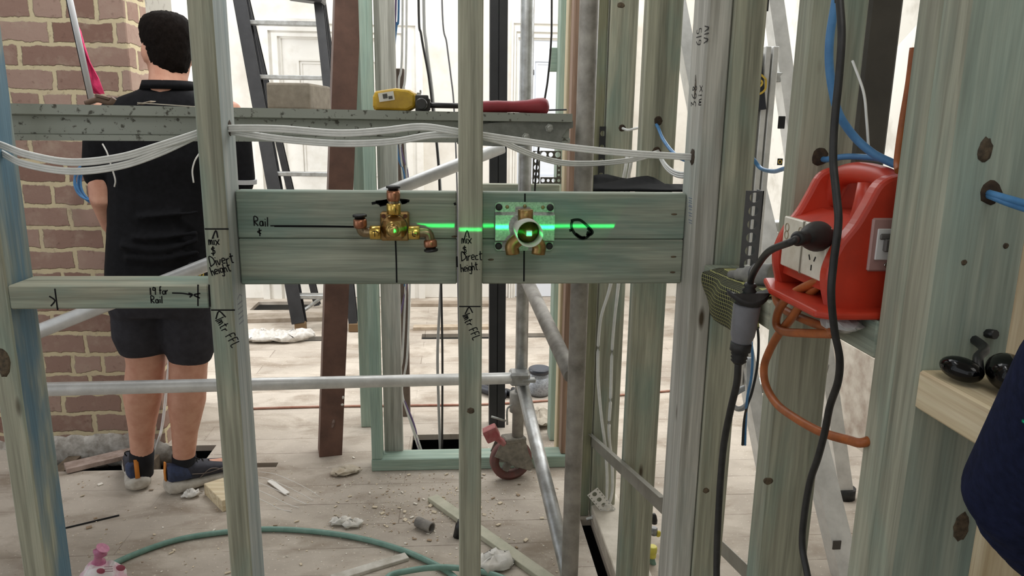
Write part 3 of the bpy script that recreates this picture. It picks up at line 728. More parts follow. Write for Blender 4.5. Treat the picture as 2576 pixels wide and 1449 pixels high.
# ------------------------------------------------------------------ aluminium tower scaffold
UNx, UNy = 0.334, 1.93               # near upright
UFx, UFy = 0.248, 2.66               # far upright
LD = Vector((-0.97, -0.245, 0)).normalized()      # along the tower, to the left
ED = Vector((UFx - UNx, UFy - UNy, 0)); EL = ED.length; EDn = ED.normalized()
S = thing('scaffold_tower', (UNx, UNy, 0), 'dusty aluminium tower scaffold standing behind the stud frame, wheel on the floor', 'scaffold')
def tube_part(name, a, b, r, mat, par=S):
    mb = MB(); mb.cyl(a, b, r, 22, bev=.002); return linkmesh(name, mb, mat, par)
RT = 0.0245
tube_part('upright', (UNx, UNy, .0), (UNx, UNy, 2.55), RT, ALU_DIRTY); tube_part('upright', (UFx, UFy, .3), (UFx, UFy, 2.55), RT - .001, ALU)
NLp = Vector((UNx, UNy, 0)) + LD * 1.80; FLp = Vector((UFx, UFy, 0)) + LD * 1.80
tube_part('upright', (NLp.x, NLp.y, .0), (NLp.x, NLp.y, 2.55), RT, ALU_DIRTY); tube_part('upright', (FLp.x, FLp.y, .0), (FLp.x, FLp.y, 2.55), RT, ALU_DIRTY)
nf = (UFx, UFy)
ra = aP(110, 967, nf, LD); rb = aP(1290, 941, nf, LD); ra = ra + (ra - rb) * ((ra.x - FLp.x) / (rb.x - ra.x))
off = Vector((.0, -.045, 0))
RAIL = tube_part('horizontal_rail', ra + off, rb + off, .0215, ALU_BRIGHT)
mb = MB(); e = rb + off; mb.box(e + Vector((.022, .01, 0)), (.075, .07, .05), None, .008); mb.box(e + Vector((.055, -.012, -.004)), (.05, .03, .014), None, .003)
linkmesh('coupler', mb, ALU, S)
d0 = aP(60, 845, nf, LD); d1 = aP(1262, 368, nf, LD); d0 = d0 + (d0 - d1) * ((d0.x - FLp.x) / (d1.x - d0.x))
tube_part('diagonal_brace', d0 + off * 1.6, d1 + off * 1.6, .0215, ALU_BRIGHT)
# end frame braces
en = (UNx, UNy)
a = aP(1318, 690, en, EDn); b = aP(1438, 945, en, EDn); tube_part('frame_brace', a, b, .0235, ALU_DIRTY)
a = aP(1312, 962, en, EDn); b = aP(1440, 1490, en, EDn); tube_part('frame_brace', a, b, .0235, ALU)
zt = aP(1465, 330, en, EDn).z
for z in (2.2,): tube_part('rung', (UNx, UNy, z), (UFx, UFy, z), .0225, ALU_DIRTY)
# caster under the far upright
wc = aY(1285, 1150, 2.66); wx, wy = wc.x, wc.y; wr = .083
wc = Vector((wx, wy, wr)); wa = Vector((.28, -1, .0)).normalized()
cs = MB(); cs.lathe([(.022, -.02), (.022, .12), (.033, .125), (.033, .20), (.024, .205)], (UFx - .01, UFy, .155), (0, 0, 1), 22)
CA = linkmesh('caster', cs, ALU_DIRTY, S)
mb = MB(); mb.lathe([(wr - .012, -.02), (wr, -.014), (wr, .014), (wr - .012, .02)], wc, wa, 36, cap=False); mb.lathe([(wr - .012, .02), (wr - .03, .012), (wr - .03, -.012), (wr - .012, -.02)], wc, wa, 36, cap=False)
linkmesh('tyre', mb, plain('worn_red_tyre', '#74443f', 0.7, h2='#5f4640', scale=30), CA)
mb = MB(); mb.lathe([(.020, -.022), (.020, .022)], wc, wa, 20)
u = wa.orthogonal().normalized(); v = wa.cross(u)
for k in range(5):
    an = 2 * math.pi * k / 5 + .3; dd = u * math.cos(an) + v * math.sin(an); tt = wa.cross(dd)
    q = Matrix((tt, wa, dd)).transposed(); mb.box(wc + dd * .038, (.028, .016, .05), q, .002)
linkmesh('hub', mb, plain('dusty_grey_hub', '#8b867d', 0.8, h2='#6a655d', scale=40), CA)
mb = MB()
for s in (-1, 1):
    o_ = wc + wa * .026 * s; uu = Vector((wa.y, -wa.x, 0)) * -1
    mb.prism([(-.055, .075), (.05, .085), (.062, .03), (.088, -.035), (.07, -.05), (.0, -.018), (-.02, .0), (-.075, .03)], o_ - wa * .002, uu if uu.x > 0 else -uu, (0, 0, 1), wa * .004)
mb.box(wc + Vector((.01, 0, .085)), (.085, .062, .02), Matrix.Rotation(math.atan2(wa.y, wa.x) + math.pi / 2, 3, 'Z'), .004)
linkmesh('fork', mb, plain('splattered_fork_steel', '#6c675f', 0.75, h2='#8f897d', scale=45), CA)
pb = aY(1236, 1090, 2.62)
mb = MB(); mb.box(pb, (.055, .05, .052), Matrix.Rotation(R(-25), 3, 'Y'), .008, 2); mb.box(pb + Vector((.03, .01, -.03)), (.06, .03, .02), Matrix.Rotation(R(38), 3, 'Y'), .004)
linkmesh('brake_pedal', mb, plain('dusty_red_pedal', '#9c4a4c', 0.6, h2='#b07a76', scale=25), CA)
mb = MB(); p = aY(1268, 1040, 2.62); mb.rope([aY(1287, 1020, 2.62), aY(1276, 1030, 2.60), aY(1276, 1068, 2.60)], .004, 8); mb.cyl(aY(1236, 1048, 2.61), aY(1272, 1059, 2.61), .0045, 8)
linkmesh('locking_pin', mb, GALV, CA)
# platform with its front side beam
zd_t = aY(1400, 299, 1.93).z
p_r = Vector((UNx, UNy, 0)) + LD * .045 + EDn * -.0; p_l = Vector((UNx, UNy, 0)) + LD * 1.74
ang = math.atan2(LD.y, LD.x); Rz = Matrix.Rotation(ang + math.pi, 3, 'Z')
zt = aP(700, 273, en, LD).z; zb_ = aP(700, 356, en, LD).z
PL = thing('scaffold_platform', ((p_r + p_l) / 2) + Vector((0, 0, zb_)), 'long scaffold platform with a dirty aluminium side beam, carrying the hammer and the block', 'platform')
dirx = -LD; perp = EDn
def extr(name, prof, mat, a, b, par):
    mb = MB(); mb.loft([[p + perp * q[0] + Vector((0, 0, q[1])) for q in prof] for p in (a, b)], False); return linkmesh(name, mb, mat, par)
H = zt - zb_
BEAM = plain('spotted_dirty_aluminium', '#9fa39b', 0.5, 0.45, h2='#55544c', scale=75, lohi=(0.58, 0.66))
extr('side_beam', [(-.03, zt - .020), (-.03, zt), (.03, zt), (.03, zt - .022), (.004, zt - .024), (.004, zb_ + .014), (.024, zb_ + .012), (.024, zb_), (-.014, zb_), (-.014, zb_ + .012), (-.004, zb_ + .014), (-.004, zt - .024)], BEAM, p_r, p_l, PL)
far = perp * .58
extr('side_beam', [(-.01, zt - .02), (-.01, zt), (.03, zt), (.03, zb_), (.01, zb_), (.01, zt - .02)], BEAM, p_r + far, p_l + far, PL)
extr('deck_board', [(.004, zt - .018), (.004, zt - .001), (.57, zt - .001), (.57, zt - .018)], plain('dusty_ply_deck', '#8d8273', 0.85, h2='#6e6558', scale=20), p_r - dirx * .02, p_l, PL)
# hook claw with bolts at the right end
hp = Vector((UNx, UNy, 0)) + LD * .05 - perp * .012
mb = MB()
def P2(px, py): q = aP(px, py, (hp.x, hp.y), LD) - hp; return (-(q.dot(LD)), q.z)
poly = [P2(*p) for p in ((1245, 308), (1395, 304), (1440, 304), (1440, 321), (1424, 326), (1412, 344), (1412, 366), (1240, 368), (1150, 362), (1150, 320))]
mb.prism(poly, (hp.x, hp.y, 0), dirx, (0, 0, 1), -perp * .006)
linkmesh('hook_claw', mb, plain('grey_claw_plate', '#8d8f8a', 0.5, 0.4, h2='#6c6e69', scale=25), PL)
for px, py in ((1381, 322), (1322, 345)):
    q = aP(px, py, (hp.x - perp.x * .006, hp.y - perp.y * .006), LD)
    mb = MB(); mb.lathe([(.011, 0), (.011, .003), (.0075, .0035), (.0075, .009), (.004, .010)], q, -perp, 6, smooth=False); linkmesh('bolt', mb, GALV, PL)
zdeck = zt
def deck(px, fwd_=0.10):
    """a point on the deck surface below image column px, fwd_ metres behind the beam"""
    b = Vector((UNx, UNy, 0)) + perp * fwd_
    q = aP(px, 290, (b.x, b.y), LD); return Vector((q.x, q.y, zdeck))
# concrete block
q = deck(742, .16)
def topz(px, py, q): return aP(px, py, (q.x, q.y), LD).z
w_ = (aP(798, 240, (q.x, q.y), LD) - aP(684, 240, (q.x, q.y), LD)).length; h_ = topz(742, 209, q) - zdeck
mb = MB(); mb.box(q + Vector((0, .075, h_ / 2)), (w_, .19, h_), Matrix.Rotation(R(-6), 3, 'Z'), .006, 2)
single('concrete_block', mb, plain('aerated_concrete', '#a39a8c', 0.9, h2='#8b8377', scale=40, bump=.4), 'grey-brown concrete block standing on the scaffold platform', 'block')
# tape measure
q = deck(994, .10); hh = topz(994, 221, q) - zdeck
T = thing('tape_measure', q, 'yellow tape measure case lying on the scaffold platform by the hammer head', 'tape measure')
wl = (aP(1050, 245, (q.x, q.y), LD) - aP(938, 245, (q.x, q.y), LD)).length
def outl(s):
    return [(x * wl * s * .5, z * hh + (0.5 * hh)) for x, z in ((-.93, -.46), (.62, -.49), (.98, -.30), (.99, .25), (.7, .42), (.05, .49), (-.86, .34), (-.97, .1), (-.98, -.3))]
tl = Matrix.Rotation(R(-4), 3, 'Y')
mb = MB()
rings = []
for k, (yy, sc_) in enumerate(((-.026, .86), (-.022, .95), (-.012, 1), (.025, 1), (.045, .95), (.05, .86))):
    rings.append([q + Vector((x * sc_, yy + .01, .5 * hh + (z - .5 * hh) * sc_)) for x, z in outl(1)])
mb.loft(rings, False); o = linkmesh('case', mb, plain('yellow_case', '#c9a427', 0.4, h2='#a4801c', scale=20), T); o.modifiers.new('bev', 'BEVEL').width = .003
mb = MB(); a = aP(972, 243, (q.x, q.y - .017), LD)
mb.box(a, (.038, .001, .021), Matrix.Rotation(R(-9), 3, 'Y'), 0); linkmesh('label', mb, plain('white_label', '#dddbd2', 0.5), T)
mb = MB(); mb.box(a + Vector((-.003, -.001, .001)), (.011, .0008, .011), Matrix.Rotation(R(-9), 3, 'Y')); mb.box(a + Vector((.01, -.001, -.002)), (.01, .0008, .007), Matrix.Rotation(R(-9), 3, 'Y'))
linkmesh('label_print', mb, plain('label_print_ink', '#4e4c47', 0.6), T)
mb = MB(); a = aP(1050, 243, (q.x, q.y), LD); mb.box(a + Vector((.004, 0, 0)), (.010, .022, .02), None, .001); mb.box(a + Vector((.008, 0, .012)), (.004, .02, .008), None, .001); linkmesh('end_hook', mb, GALV, T)
# hammer
q = deck(1240, .06)
Hm = thing('hammer', q, 'claw hammer with a red grip lying along the scaffold platform', 'hammer')
def hp_(px, py, f=.055): b = Vector((UNx, UNy, 0)) + perp * f; return aP(px, py, (b.x, b.y), LD)
mb = MB()
prof = [(1180, 269, 13), (1214, 269, 14), (1250, 268, 14.5), (1290, 268.5, 13.5), (1325, 268, 15.5), (1350, 268, 20), (1366, 269, 22), (1374, 270, 18), (1378, 270, 10)]
mb.tube([hp_(a, b) for a, b, c in prof], [c / 1860 * hp_(a, b).y * 1.0 for a, b, c in prof], 18)
linkmesh('grip', mb, plain('dark_red_grip', '#8f2b33', 0.5, h2='#7a232b', scale=20), Hm)
mb = MB(); mb.cyl(hp_(1048, 264), hp_(1182, 267), .0068, 14); linkmesh('shaft', mb, plain('black_shaft', '#1d1c1d', 0.4), Hm)
mb = MB(); a = hp_(1062, 263); mb.box(a, (.032, .034, .045), None, .004, 2); mb.cyl(a + Vector((0, -.06, 0)), a + Vector((0, -.015, 0)), .014, 18, bev=.003)
mb.prism([(.015, .012), (.09, .002), (.1, -.012), (.06, -.014), (.015, -.012)], a + Vector((-.006, 0, 0)), (0, 1, 0), (0, 0, 1), (.012, 0, 0))
mb.box(a + Vector((.005, 0, .0)), (.03, .03, .03), None, .003); linkmesh('head', mb, plain('dark_hammer_steel', '#3a3937', 0.35, 0.6), Hm)
# paper scraps and splinters on the deck
q = deck(430, .05); mb = MB(); mb.box(q + Vector((0, 0, .004)), (.12, .05, .002), Matrix.Rotation(R(3), 3, 'Y'), 0); mb.box(q + Vector((-.05, 0, .008)), (.03, .03, .001), Matrix.Rotation(R(-14), 3, 'Y'), 0)
single('paper_scrap', mb, plain('pale_card', '#c9bfb2', 0.8), 'pale torn card lying flat on the platform behind the man\'s back', 'paper')
q = deck(255, .05); mb = MB(); mb.rope([q + Vector((-.03, 0, .004)), q + Vector((-.005, 0, .012)), q + Vector((.02, 0, .006)), q + Vector((.03, 0, .016))], .006, 8)
mb.box(q + Vector((0.008, 0, .018)), (.03, .012, .006), Matrix.Rotation(R(14), 3, 'Y'), .001)
single('bent_clip', mb, plain('rusty_clip', '#6f5a4d', 0.7), 'small rusty clip on the platform at the foot of the grey rod', 'clip')
q = deck(1405, .02)
mb = MB(); mb.cyl(hp_(1380, 277, .08), hp_(1425, 276, .08), .0022, 8); single('steel_nail', mb, plain('dark_nail', '#33373d', 0.4, 0.6), 'long dark nail pointing right from beside the hammer grip', 'nail')

# ------------------------------------------------------------------ frames and posts behind
yb0 = aZ(865, 1160).y
def slant_post(name, px0, py0, px1, py1, y0, y1, w_, d_, mat, label, cat, rotz=0.0, z0=None, ext=0.5):
    a = aZ(px0, py0) if y0 is None else aY(px0, py0, y0)
    b = aY(px1, py1, y1); d = (b - a).normalized()
    a = a if z0 is None else a + d * ((z0 - a.z) / d.z); b = b + d * ext
    X = Vector((math.cos(rotz), math.sin(rotz), 0)); X = (X - d * X.dot(d)).normalized(); Y = d.cross(X)
    return a, b, X, Y, d
a, b, X, Y, d = slant_post('', 832, 1148, 876, 0, None, 2.86, 0, 0, None, '', '', R(14), 0.0, .35)
a = Vector((a.x, a.y, 0))
mb = MB(); hw, dp, tf = .046, .085, .007
pr = [(-hw, 0), (hw, 0), (hw, dp), (hw - .008, dp), (hw - .008, tf), (-hw + .008, tf), (-hw + .008, dp), (-hw, dp)]
mb.loft([[p + X * u_ + Y * v_ for u_, v_ in pr] for p in (a, b)], False)
PO = single('steel_post', mb, plain('red_brown_primer', '#6f5145', 0.62, 0.0, h2='#553d34', scale=12, bump=.1), 'leaning red-brown steel channel post standing on the floor left of the green frame', 'post')
mb = MB()
def pp(px, py, e=.0015): return aY(px, py, (a + (b - a) * ((aY(px, py, 2.85).z - a.z) / (b.z - a.z))).y - e)
mb.ell(pp(863, 1000), .0045, .003, .007); linkmesh('light_hole', mb, WHITEPL, PO); mb = MB(); mb.ell(pp(861, 1018), .006, .003, .005); linkmesh('light_hole', mb, WHITEPL, PO)
SPLASH = plain('dried_plaster_splash', '#8f8079', 0.85, h2='#6a5249', scale=60)
mb = MB()
for px, py, r1, r2 in ((822, 1028, .008, .02), (828, 1050, .006, .018), (822, 1072, .006, .02), (838, 1066, .006, .02), (812, 1025, .012, .006)): mb.ell(pp(px, py, .0), r1, .0015, r2, Matrix.Rotation(R(12), 3, 'Y'), 12, 6)
linkmesh('plaster_splash', mb, SPLASH, PO)

def vpost(name, x0, x1, y0, y1, z0, z1, mat, label, cat, group=None, bev=.003):
    mb = MB(); mb.span(x0, x1, y0, y1, z0, z1, bev); return single(name, mb, mat, label, cat, group)
YG = 2.742; zpl = aY(935, 1157, YG).z
plr = aY(1440, 1170, YG).x
vpost('timber_bottom_plate', aY(935, 1180, YG).x, plr, YG, YG + .09, 0.0, zpl, TEAL['X'], 'green bottom plate on the floor carrying the stud frame behind the scaffold wheel', 'plate')
x0 = aY(935, 1150, YG).x; x1 = aY(961, 1150, YG).x
vpost('timber_stud', x0, x1, YG + .002, YG + .07, zpl, 2.7, TEAL['Z'], 'narrow green stud on the left end of the green bottom plate', 'stud')
x0b = aY(966, 1120, 2.80).x; x1b = aY(1013, 1120, 2.80).x
vpost('timber_stud', x0b, x1b, YG + .075, YG + .10, zpl * .2, 2.7, GREYPINE, 'pale grey stud with a knot at the top, beside the hanging wires', 'stud')
y3 = aZ(920, 1075).y
vpost('timber_stud', aY(906, 1000, y3).x, aY(938, 1000, y3).x, y3, y3 + .04, 0, 2.7, TEAL['Z'], 'dark green stud standing behind the left end of the green frame', 'stud')
y4 = 3.0
vpost('timber_stud', aY(1388, 900, y4).x, aY(1408, 900, y4).x, y4, y4 + .09, 0.0, 2.7, TEAL['Z'], 'narrow teal stud left of the red-brown timber, behind the clear jar', 'stud')
vpost('timber_stud', aY(1404, 900, 2.85).x, aY(1420, 900, 2.85).x, 2.835, 2.90, 0.0, 2.7, CREAM['Z'], 'thin cream stud edge touching the red-brown timber', 'stud')
vpost('timber_stud', aY(1418, 900, 2.76).x, aY(1444, 900, 2.76).x, 2.76, 2.83, zpl, 2.7, REDPINE, 'red-brown timber stud standing on the right end of the green bottom plate', 'stud')
vpost('timber_stud', aY(1480, 600, 2.36).x, aY(1508, 600, 2.36).x, 2.36, 2.40, 0.0, 2.7, wood('dark_olive_pine', 'Z', '#8a8a72', '#6d6d58', '#70837a', .5, .7, .6, knots=False), 'narrow pine stud right against the near scaffold upright', 'stud')  # darker, more olive pine than the other studs
vpost('timber_noggin', aY(1175, 470, 2.82).x, aY(1420, 470, 2.82).x - .003, 2.915, 2.955, aY(1300, 481, 2.92).z - .03, aY(1300, 463, 2.92).z, PINE['X'], 'horizontal pine rail seen just above the right green boards, behind the scaffold', 'noggin')
vpost('timber_noggin', aY(1392, 128, 3.0).x, aY(1420, 128, 3.0).x, 3.089, 3.13, aY(1400, 180, 3.1).z, aY(1400, 120, 3.1).z, TEAL['X'], 'short teal block bridging the teal stud at the top', 'noggin')
# black square post with a centre groove
y5 = aZ(1250, 1076).y
xa, xb_ = aY(1231, 1000, y5).x, aY(1271, 1000, y5).x
mb = MB(); xm = (xa + xb_) / 2
lean = aY(1255, 60, y5).x - aY(1252, 1000, y5).x
for k in (0, 1):
    x0, x1 = (xa, xm - .002) if k == 0 else (xm + .002, xb_)
    mb.loft([[(x0 + e, y5, z), (x1 + e, y5, z), (x1 + e, y5 + .07, z), (x0 + e, y5 + .07, z)] for z, e in ((0, 0), (2.8, lean * 1.3))], False)
mb.loft([[(xm - .004 + e, y5 + .01, z), (xm + .004 + e, y5 + .01, z), (xm + .004 + e, y5 + .06, z), (xm - .004 + e, y5 + .06, z)] for z, e in ((0, 0), (2.8, lean * 1.3))], False)
single('steel_post', mb, plain('black_painted_steel', '#1c1d20', 0.5, h2='#26272a', scale=12), 'black painted square post with a centre groove, left of the far scaffold upright', 'post')
vpost('brown_batten', aY(1003, 600, 3.3).x, aY(1024, 600, 3.3).x, 3.3, 3.34, 0, aY(1010, 172, 3.3).z, plain('dark_brown_batten', '#6d5f55', 0.75, h2='#574b43', scale=15), 'thin dark brown batten standing behind the blue and white wires', 'batten')

# diagonal metal strap from the scaffold side down to the front
a = aX(1478, 1098, .468); b = aX(1668, 1272, .468); dv = (b - a).normalized(); b2 = a + dv * ((1.485 - a.y) / dv.y)
up = Vector((0, 0, 1)); up = (up - dv * up.dot(dv)).normalized()
mb = MB(); xx = Vector((1, 0, 0))
mb.loft([[p + up * .022 - xx * .0, p + up * .022 + xx * .002, p - up * .022 + xx * .002, p - up * .022 - xx * .0] for p in (a, b2)], False)
mb.loft([[p + up * .022, p + up * .022 - xx * .012, p + up * .0205 - xx * .012, p + up * .0205] for p in (a + dv * .05, b2)], False)
single('metal_brace_strap', mb, plain('dull_zinc_strap', '#98968e', 0.45, 0.5, h2='#84827a', scale=12), 'flat metal brace strap running diagonally down across the two back studs', 'strap')
a = aX(1818, 1382, .70); b = aX(1900, 1462, .70); dv = (b - a).normalized(); up = (Vector((0, 0, 1)) - dv * dv.z).normalized()
mb = MB(); mb.loft([[p + up * .02, p + up * .02 + xx * .002, p - up * .02 + xx * .002, p - up * .02] for p in (a - dv * .25, b + dv * .1)], False)
single('metal_brace_strap', mb, plain('dull_zinc_strap_b', '#a3a19a', 0.45, 0.5, h2='#8c8a82', scale=12), 'metal strap at the bottom, right of the black cord, low on the floor side', 'strap')
# dark steel post between the red box stud and the nearest stud
mb = MB(); ys = 1.55; xa, xb_ = aY(2168, 200, ys).x, aY(2252, 200, ys).x
mb.span(xa, xb_, ys, ys + .1, 1.06, 2.722, .006); single('steel_post', mb, plain('dark_grey_post', '#4d4a45', 0.6, h2='#3d3b37', scale=7), 'dark grey square post coming down from above behind the red power box', 'post')

# ------------------------------------------------------------------ black fibreglass step ladder at the back wall
LB = aZ(757, 832)
L0 = Vector((LB.x, LB.y, 0)); t0 = aY(606, 0, 5.35); 
Ld = thing('step_ladder', L0, 'black step ladder with grey rungs standing open before the white door on the left', 'ladder')
FIB = plain('black_fibreglass', '#1b1b1d', 0.45, h2='#29292b', scale=12)
dl = (t0 - L0).normalized(); L1 = L0 + dl * ((2.35 - 0) / dl.z)
tr = aY(806, 40, 5.33); tr2 = aY(826, 225, 5.2); dr = (tr - tr2).normalized(); R0 = tr2 - dr * (tr2.z / dr.z); R1 = tr2 + dr * ((2.35 - tr2.z) / dr.z)
def rail_(a, b, w1, d1, mat, name='side_rail', par=Ld):
    dd = (b - a).normalized(); X = Vector((1, 0, 0)); X = (X - dd * X.dot(dd)).normalized(); Y = dd.cross(X)
    mb = MB(); pr = [(-w1, -d1), (w1, -d1), (w1, -d1 + .006), (-w1 + .012, -d1 + .006), (-w1 + .012, d1 - .006), (w1, d1 - .006), (w1, d1), (-w1, d1)]
    mb.loft([[p + X * u_ + Y * v_ for u_, v_ in pr] for p in (a, b)], False); return linkmesh(name, mb, mat, par)
rail_(L0 + dl * .05, L1, .042, .045, FIB); rail_(R0 + dr * .05, R1, .028, .04, FIB)
for py in (57, 195, 437, 610, 745):
    # a rung at image row py, between the two rails
    best = None
    for k in range(0, 400):
        p = L0 + dl * (k * .0065)
        dd = p - CAM; yy = CY + F_PX * dd.dot(C_DOWN) / dd.dot(C_FWD)
        if yy < py: best = p.z; break
    a = L0 + dl * (best / dl.z); b = R0 + dr * (best / dr.z)
    mb = MB(); mb.box((a + b) / 2, ((b - a).length, .07, .028), Matrix.Rotation(math.atan2((b - a).y, (b - a).x), 3, 'Z'), .004); linkmesh('rung', mb, ALU, Ld)
mb = MB(); c_ = (L1 + R1) / 2; mb.box(aY(770, -8, 5.3) + Vector((0, 0, .02)), (.24, .16, .10), Matrix.Rotation(R(6), 3, 'Y'), .008); linkmesh('top_cap', mb, FIB, Ld)
for a in (L0, R0):
    mb = MB(); mb.box(a + Vector((0, 0, .03)), (.07, .06, .06), None, .006); linkmesh('foot', mb, plain('tan_rubber_foot', '#6b5336', 0.7), Ld)
bk = Vector((0, .62, 0))
rail_(L0 + bk + dl * .02, L1 + Vector((0, .1, 0)), .022, .025, FIB); rail_(R0 + bk + dr * .02, R1 + Vector((0, .1, 0)), .022, .025, FIB)
mb = MB(); mb.cyl(aY(752, 790, L0.y + .1), aY(805, 752, L0.y + .3), .012, 8); linkmesh('spreader', mb, ALU, Ld)

# ------------------------------------------------------------------ aluminium ladder at right, behind the studs
y6 = 2.45
Al = thing('aluminium_ladder', aZ(2122, 1255), 'open aluminium step ladder standing behind the right-hand studs, with a black and yellow sticker', 'ladder')
def al_rail(p0, p1, w_, d_, name='side_rail', mat=ALU_BRIGHT):
    dd = (p1 - p0).normalized(); X = Vector((1, 0, 0)); X = (X - dd * X.dot(dd)).normalized(); Y = dd.cross(X)
    mb = MB(); pr = [(-w_, -d_), (w_, -d_), (w_, d_), (w_ - .006, d_), (w_ - .006, -d_ + .006), (-w_ + .006, -d_ + .006), (-w_ + .006, d_), (-w_, d_)]
    mb.loft([[p + X * u_ + Y * v_ for u_, v_ in pr] for p in (p0, p1)], False); return linkmesh(name, mb, mat, Al), X, Y, dd
f0 = aZ(2122, 1250); f1 = aY(1944, 0, 2.75)
q1, X1, Y1, d1_ = al_rail(f0 + (f1 - f0).normalized() * .03, f1 + (f1 - f0).normalized() * .15, .027, .03)
g0 = aY(2128, 1449, 1.95); g1 = aY(2040, 1080, 2.15); gd = (g1 - g0).normalized(); g00 = g0 - gd * (g0.z / gd.z); g2 = g1 + gd * .9
al_rail(g00, g2, .033, .03)
h0 = aY(1893, 1000, 2.3); h1 = aY(1712, 60, 2.7); hd = (h1 - h0).normalized(); h00 = h0 - hd * (h0.z / hd.z)
al_rail(h00, h1 + hd * .2, .024, .03)
mb = MB(); mb.cyl(f0 + Vector((0, 0, .0)), f0 + Vector((0, 0, .04)), .04, 16); linkmesh('foot', mb, RUBBER, Al)
for py in (188, 560, 900):
    z = aY(1720, py, 2.65).z; a = h00 + hd * (z / hd.z); b = f0 + (f1 - f0) * (z / f1.z)
    mb = MB(); mb.box((a + b) / 2, ((b - a).length, .05, .035), Matrix.Rotation(math.atan2((b - a).y, (b - a).x), 3, 'Z'), .003); linkmesh('rung', mb, ALU, Al)
for px, py in ((1966, 308), (1925, 12)):
    c_ = aY(px, py, (f0 + (f1 - f0) * (aY(px, py, 2.6).z / f1.z)).y - .032)
    mb = MB(); mb.box(c_, (.026, .004, .044), None, .0015); linkmesh('rung_socket', mb, BLACKMAT, Al)
c_ = aY(2105, 1371, 1.955); mb = MB(); mb.box(c_, (.026, .004, .03), None, .001); linkmesh('rung_socket', mb, plain('dark_socket', '#4a4744', .7), Al)
# vertical inner column with the sticker
mb = MB(); xa, xb_ = aY(1893, 300, 2.3).x, aY(1945, 300, 2.3).x
for a, b in ((xa, xa + .016), (xa + .024, xa + .042), (xa + .048, xb_)): mb.span(a, b, 2.3, 2.34, .5, 1.60 if a > xa else 1.58, .002)
mb.span(xa, xb_, 2.32, 2.33, .5, 1.58); linkmesh('inner_rail', mb, ALU_BRIGHT, Al)
st = aY(1915, 190, 2.295); sx0, sx1 = aY(1880, 190, 2.295).x, aY(1935, 190, 2.295).x
mb = MB(); mb.prism([(sx0 - st.x, aY(0, 252, 2.295).z - st.z), (sx1 - st.x, aY(0, 244, 2.295).z - st.z), (-.0, aY(0, 120, 2.295).z - st.z), (sx0 - st.x, aY(0, 120, 2.295).z - st.z)], st, FX, FZ, (0, .003, 0))
STK = linkmesh('sticker', mb, plain('navy_sticker', '#20242f', .4), Al)
mb = MB(); c_ = aY(1908, 212, 2.292)
hx = [(.026 * math.cos(R(60 * k + 30)), .03 * math.sin(R(60 * k + 30))) for k in range(6)]
strokes(mb, [hx + hx[:1]], c_, FX, FZ, FN, .003)
for a in (0, 1):
    pass
strokes(mb, [[(-.012, .004), (-.006, .012), (.006, .012), (.012, .004), (.006, -.006), (-.006, -.006), (-.012, .004)], [(-.014, .03), (.004, .03)], [(-.014, .04), (.0, .046)]], c_, FX, FZ, FN, .0028)
linkmesh('sticker_emblem', mb, plain('sticker_yellow', '#d9b84a', .4), STK)
mb = MB(); c_ = aY(1962, 407, 2.4); mb.box(c_, (.018, .001, .022)); s2 = linkmesh('sticker', mb, plain('navy_sticker_small', '#20242f', .4), Al)
mb = MB(); hx = [(.006 * math.cos(R(60 * k + 30)), .006 * math.sin(R(60 * k + 30))) for k in range(6)]; strokes(mb, [hx + hx[:1]], c_ + Vector((0, -.0008, 0)), FX, FZ, FN, .0012); linkmesh('sticker_emblem', mb, bpy.data.materials['sticker_yellow'], s2)
# perforated steel angle standing by it
mb = MB(); a = aY(1900, 480, 1.33); b = aY(1884, 660, 1.33); zr_ = aX(1815, 690, XW).z; b = b + (b - a) * ((zr_ + .001 - b.z) / (b.z - a.z)); ax_ = (a - b); Ln = ax_.length; ud = ax_.normalized(); vd = Vector((1, 0, 0)); vd = (vd - ud * vd.dot(ud)).normalized()
n_ = 6; st_ = Ln / n_
mb.perf([(i * st_ + st_ / 2, 0, st_, .034, .0095) for i in range(n_)], b, ud, vd, (0, 1, 0), .002)
mb.loft([[p + vd * .017, p + vd * .017 + Vector((0, .03, 0)), p + vd * .015 + Vector((0, .03, 0)), p + vd * .015] for p in (b, a)], False)
single('perforated_angle', mb, plain('dark_perforated_steel', '#5f6064', .5, .4), 'dark perforated steel angle standing on the short rail behind the grey nozzle', 'bracket')
# ------------------------------------------------------------------ cables
def pts_y(lst): return [aY(a, b, y) for a, b, y in lst]
def sweep(mb, path, prof, n=8):
    path = cr(path, n); L = len(path); rings = []
    for i in range(L):
        t = (path[min(i + 1, L - 1)] - path[max(i - 1, 0)]).normalized()
        up = Vector((0, 0, 1)); up = up - t * up.dot(t); up = up.normalized() if up.length > 1e-4 else Vector((0, 1, 0)); sd = t.cross(up)
        rings.append([path[i] + up * z + sd * y for y, z in prof])
    return mb.loft(rings, True)
def ribbed(n, r):
    """outline of n cables lying one on another"""
    out = []
    for s in (1, -1):
        for k in (range(n) if s == 1 else range(n - 1, -1, -1)):
            for j in range(5):
                a = math.pi * (j / 5 - .5) * 0.86
                out.append((s * r * math.cos(a) * .9, (k - (n - 1) / 2) * 2 * r * .86 + (r * math.sin(a)) * s))
    return out
yc = YN + .045
def wcable(lst, n, r, label, group=None):
    mb = MB(); sweep(mb, pts_y(lst), ribbed(n, r)); return single('white_cable', mb, CABLEW, label, 'cable', group)
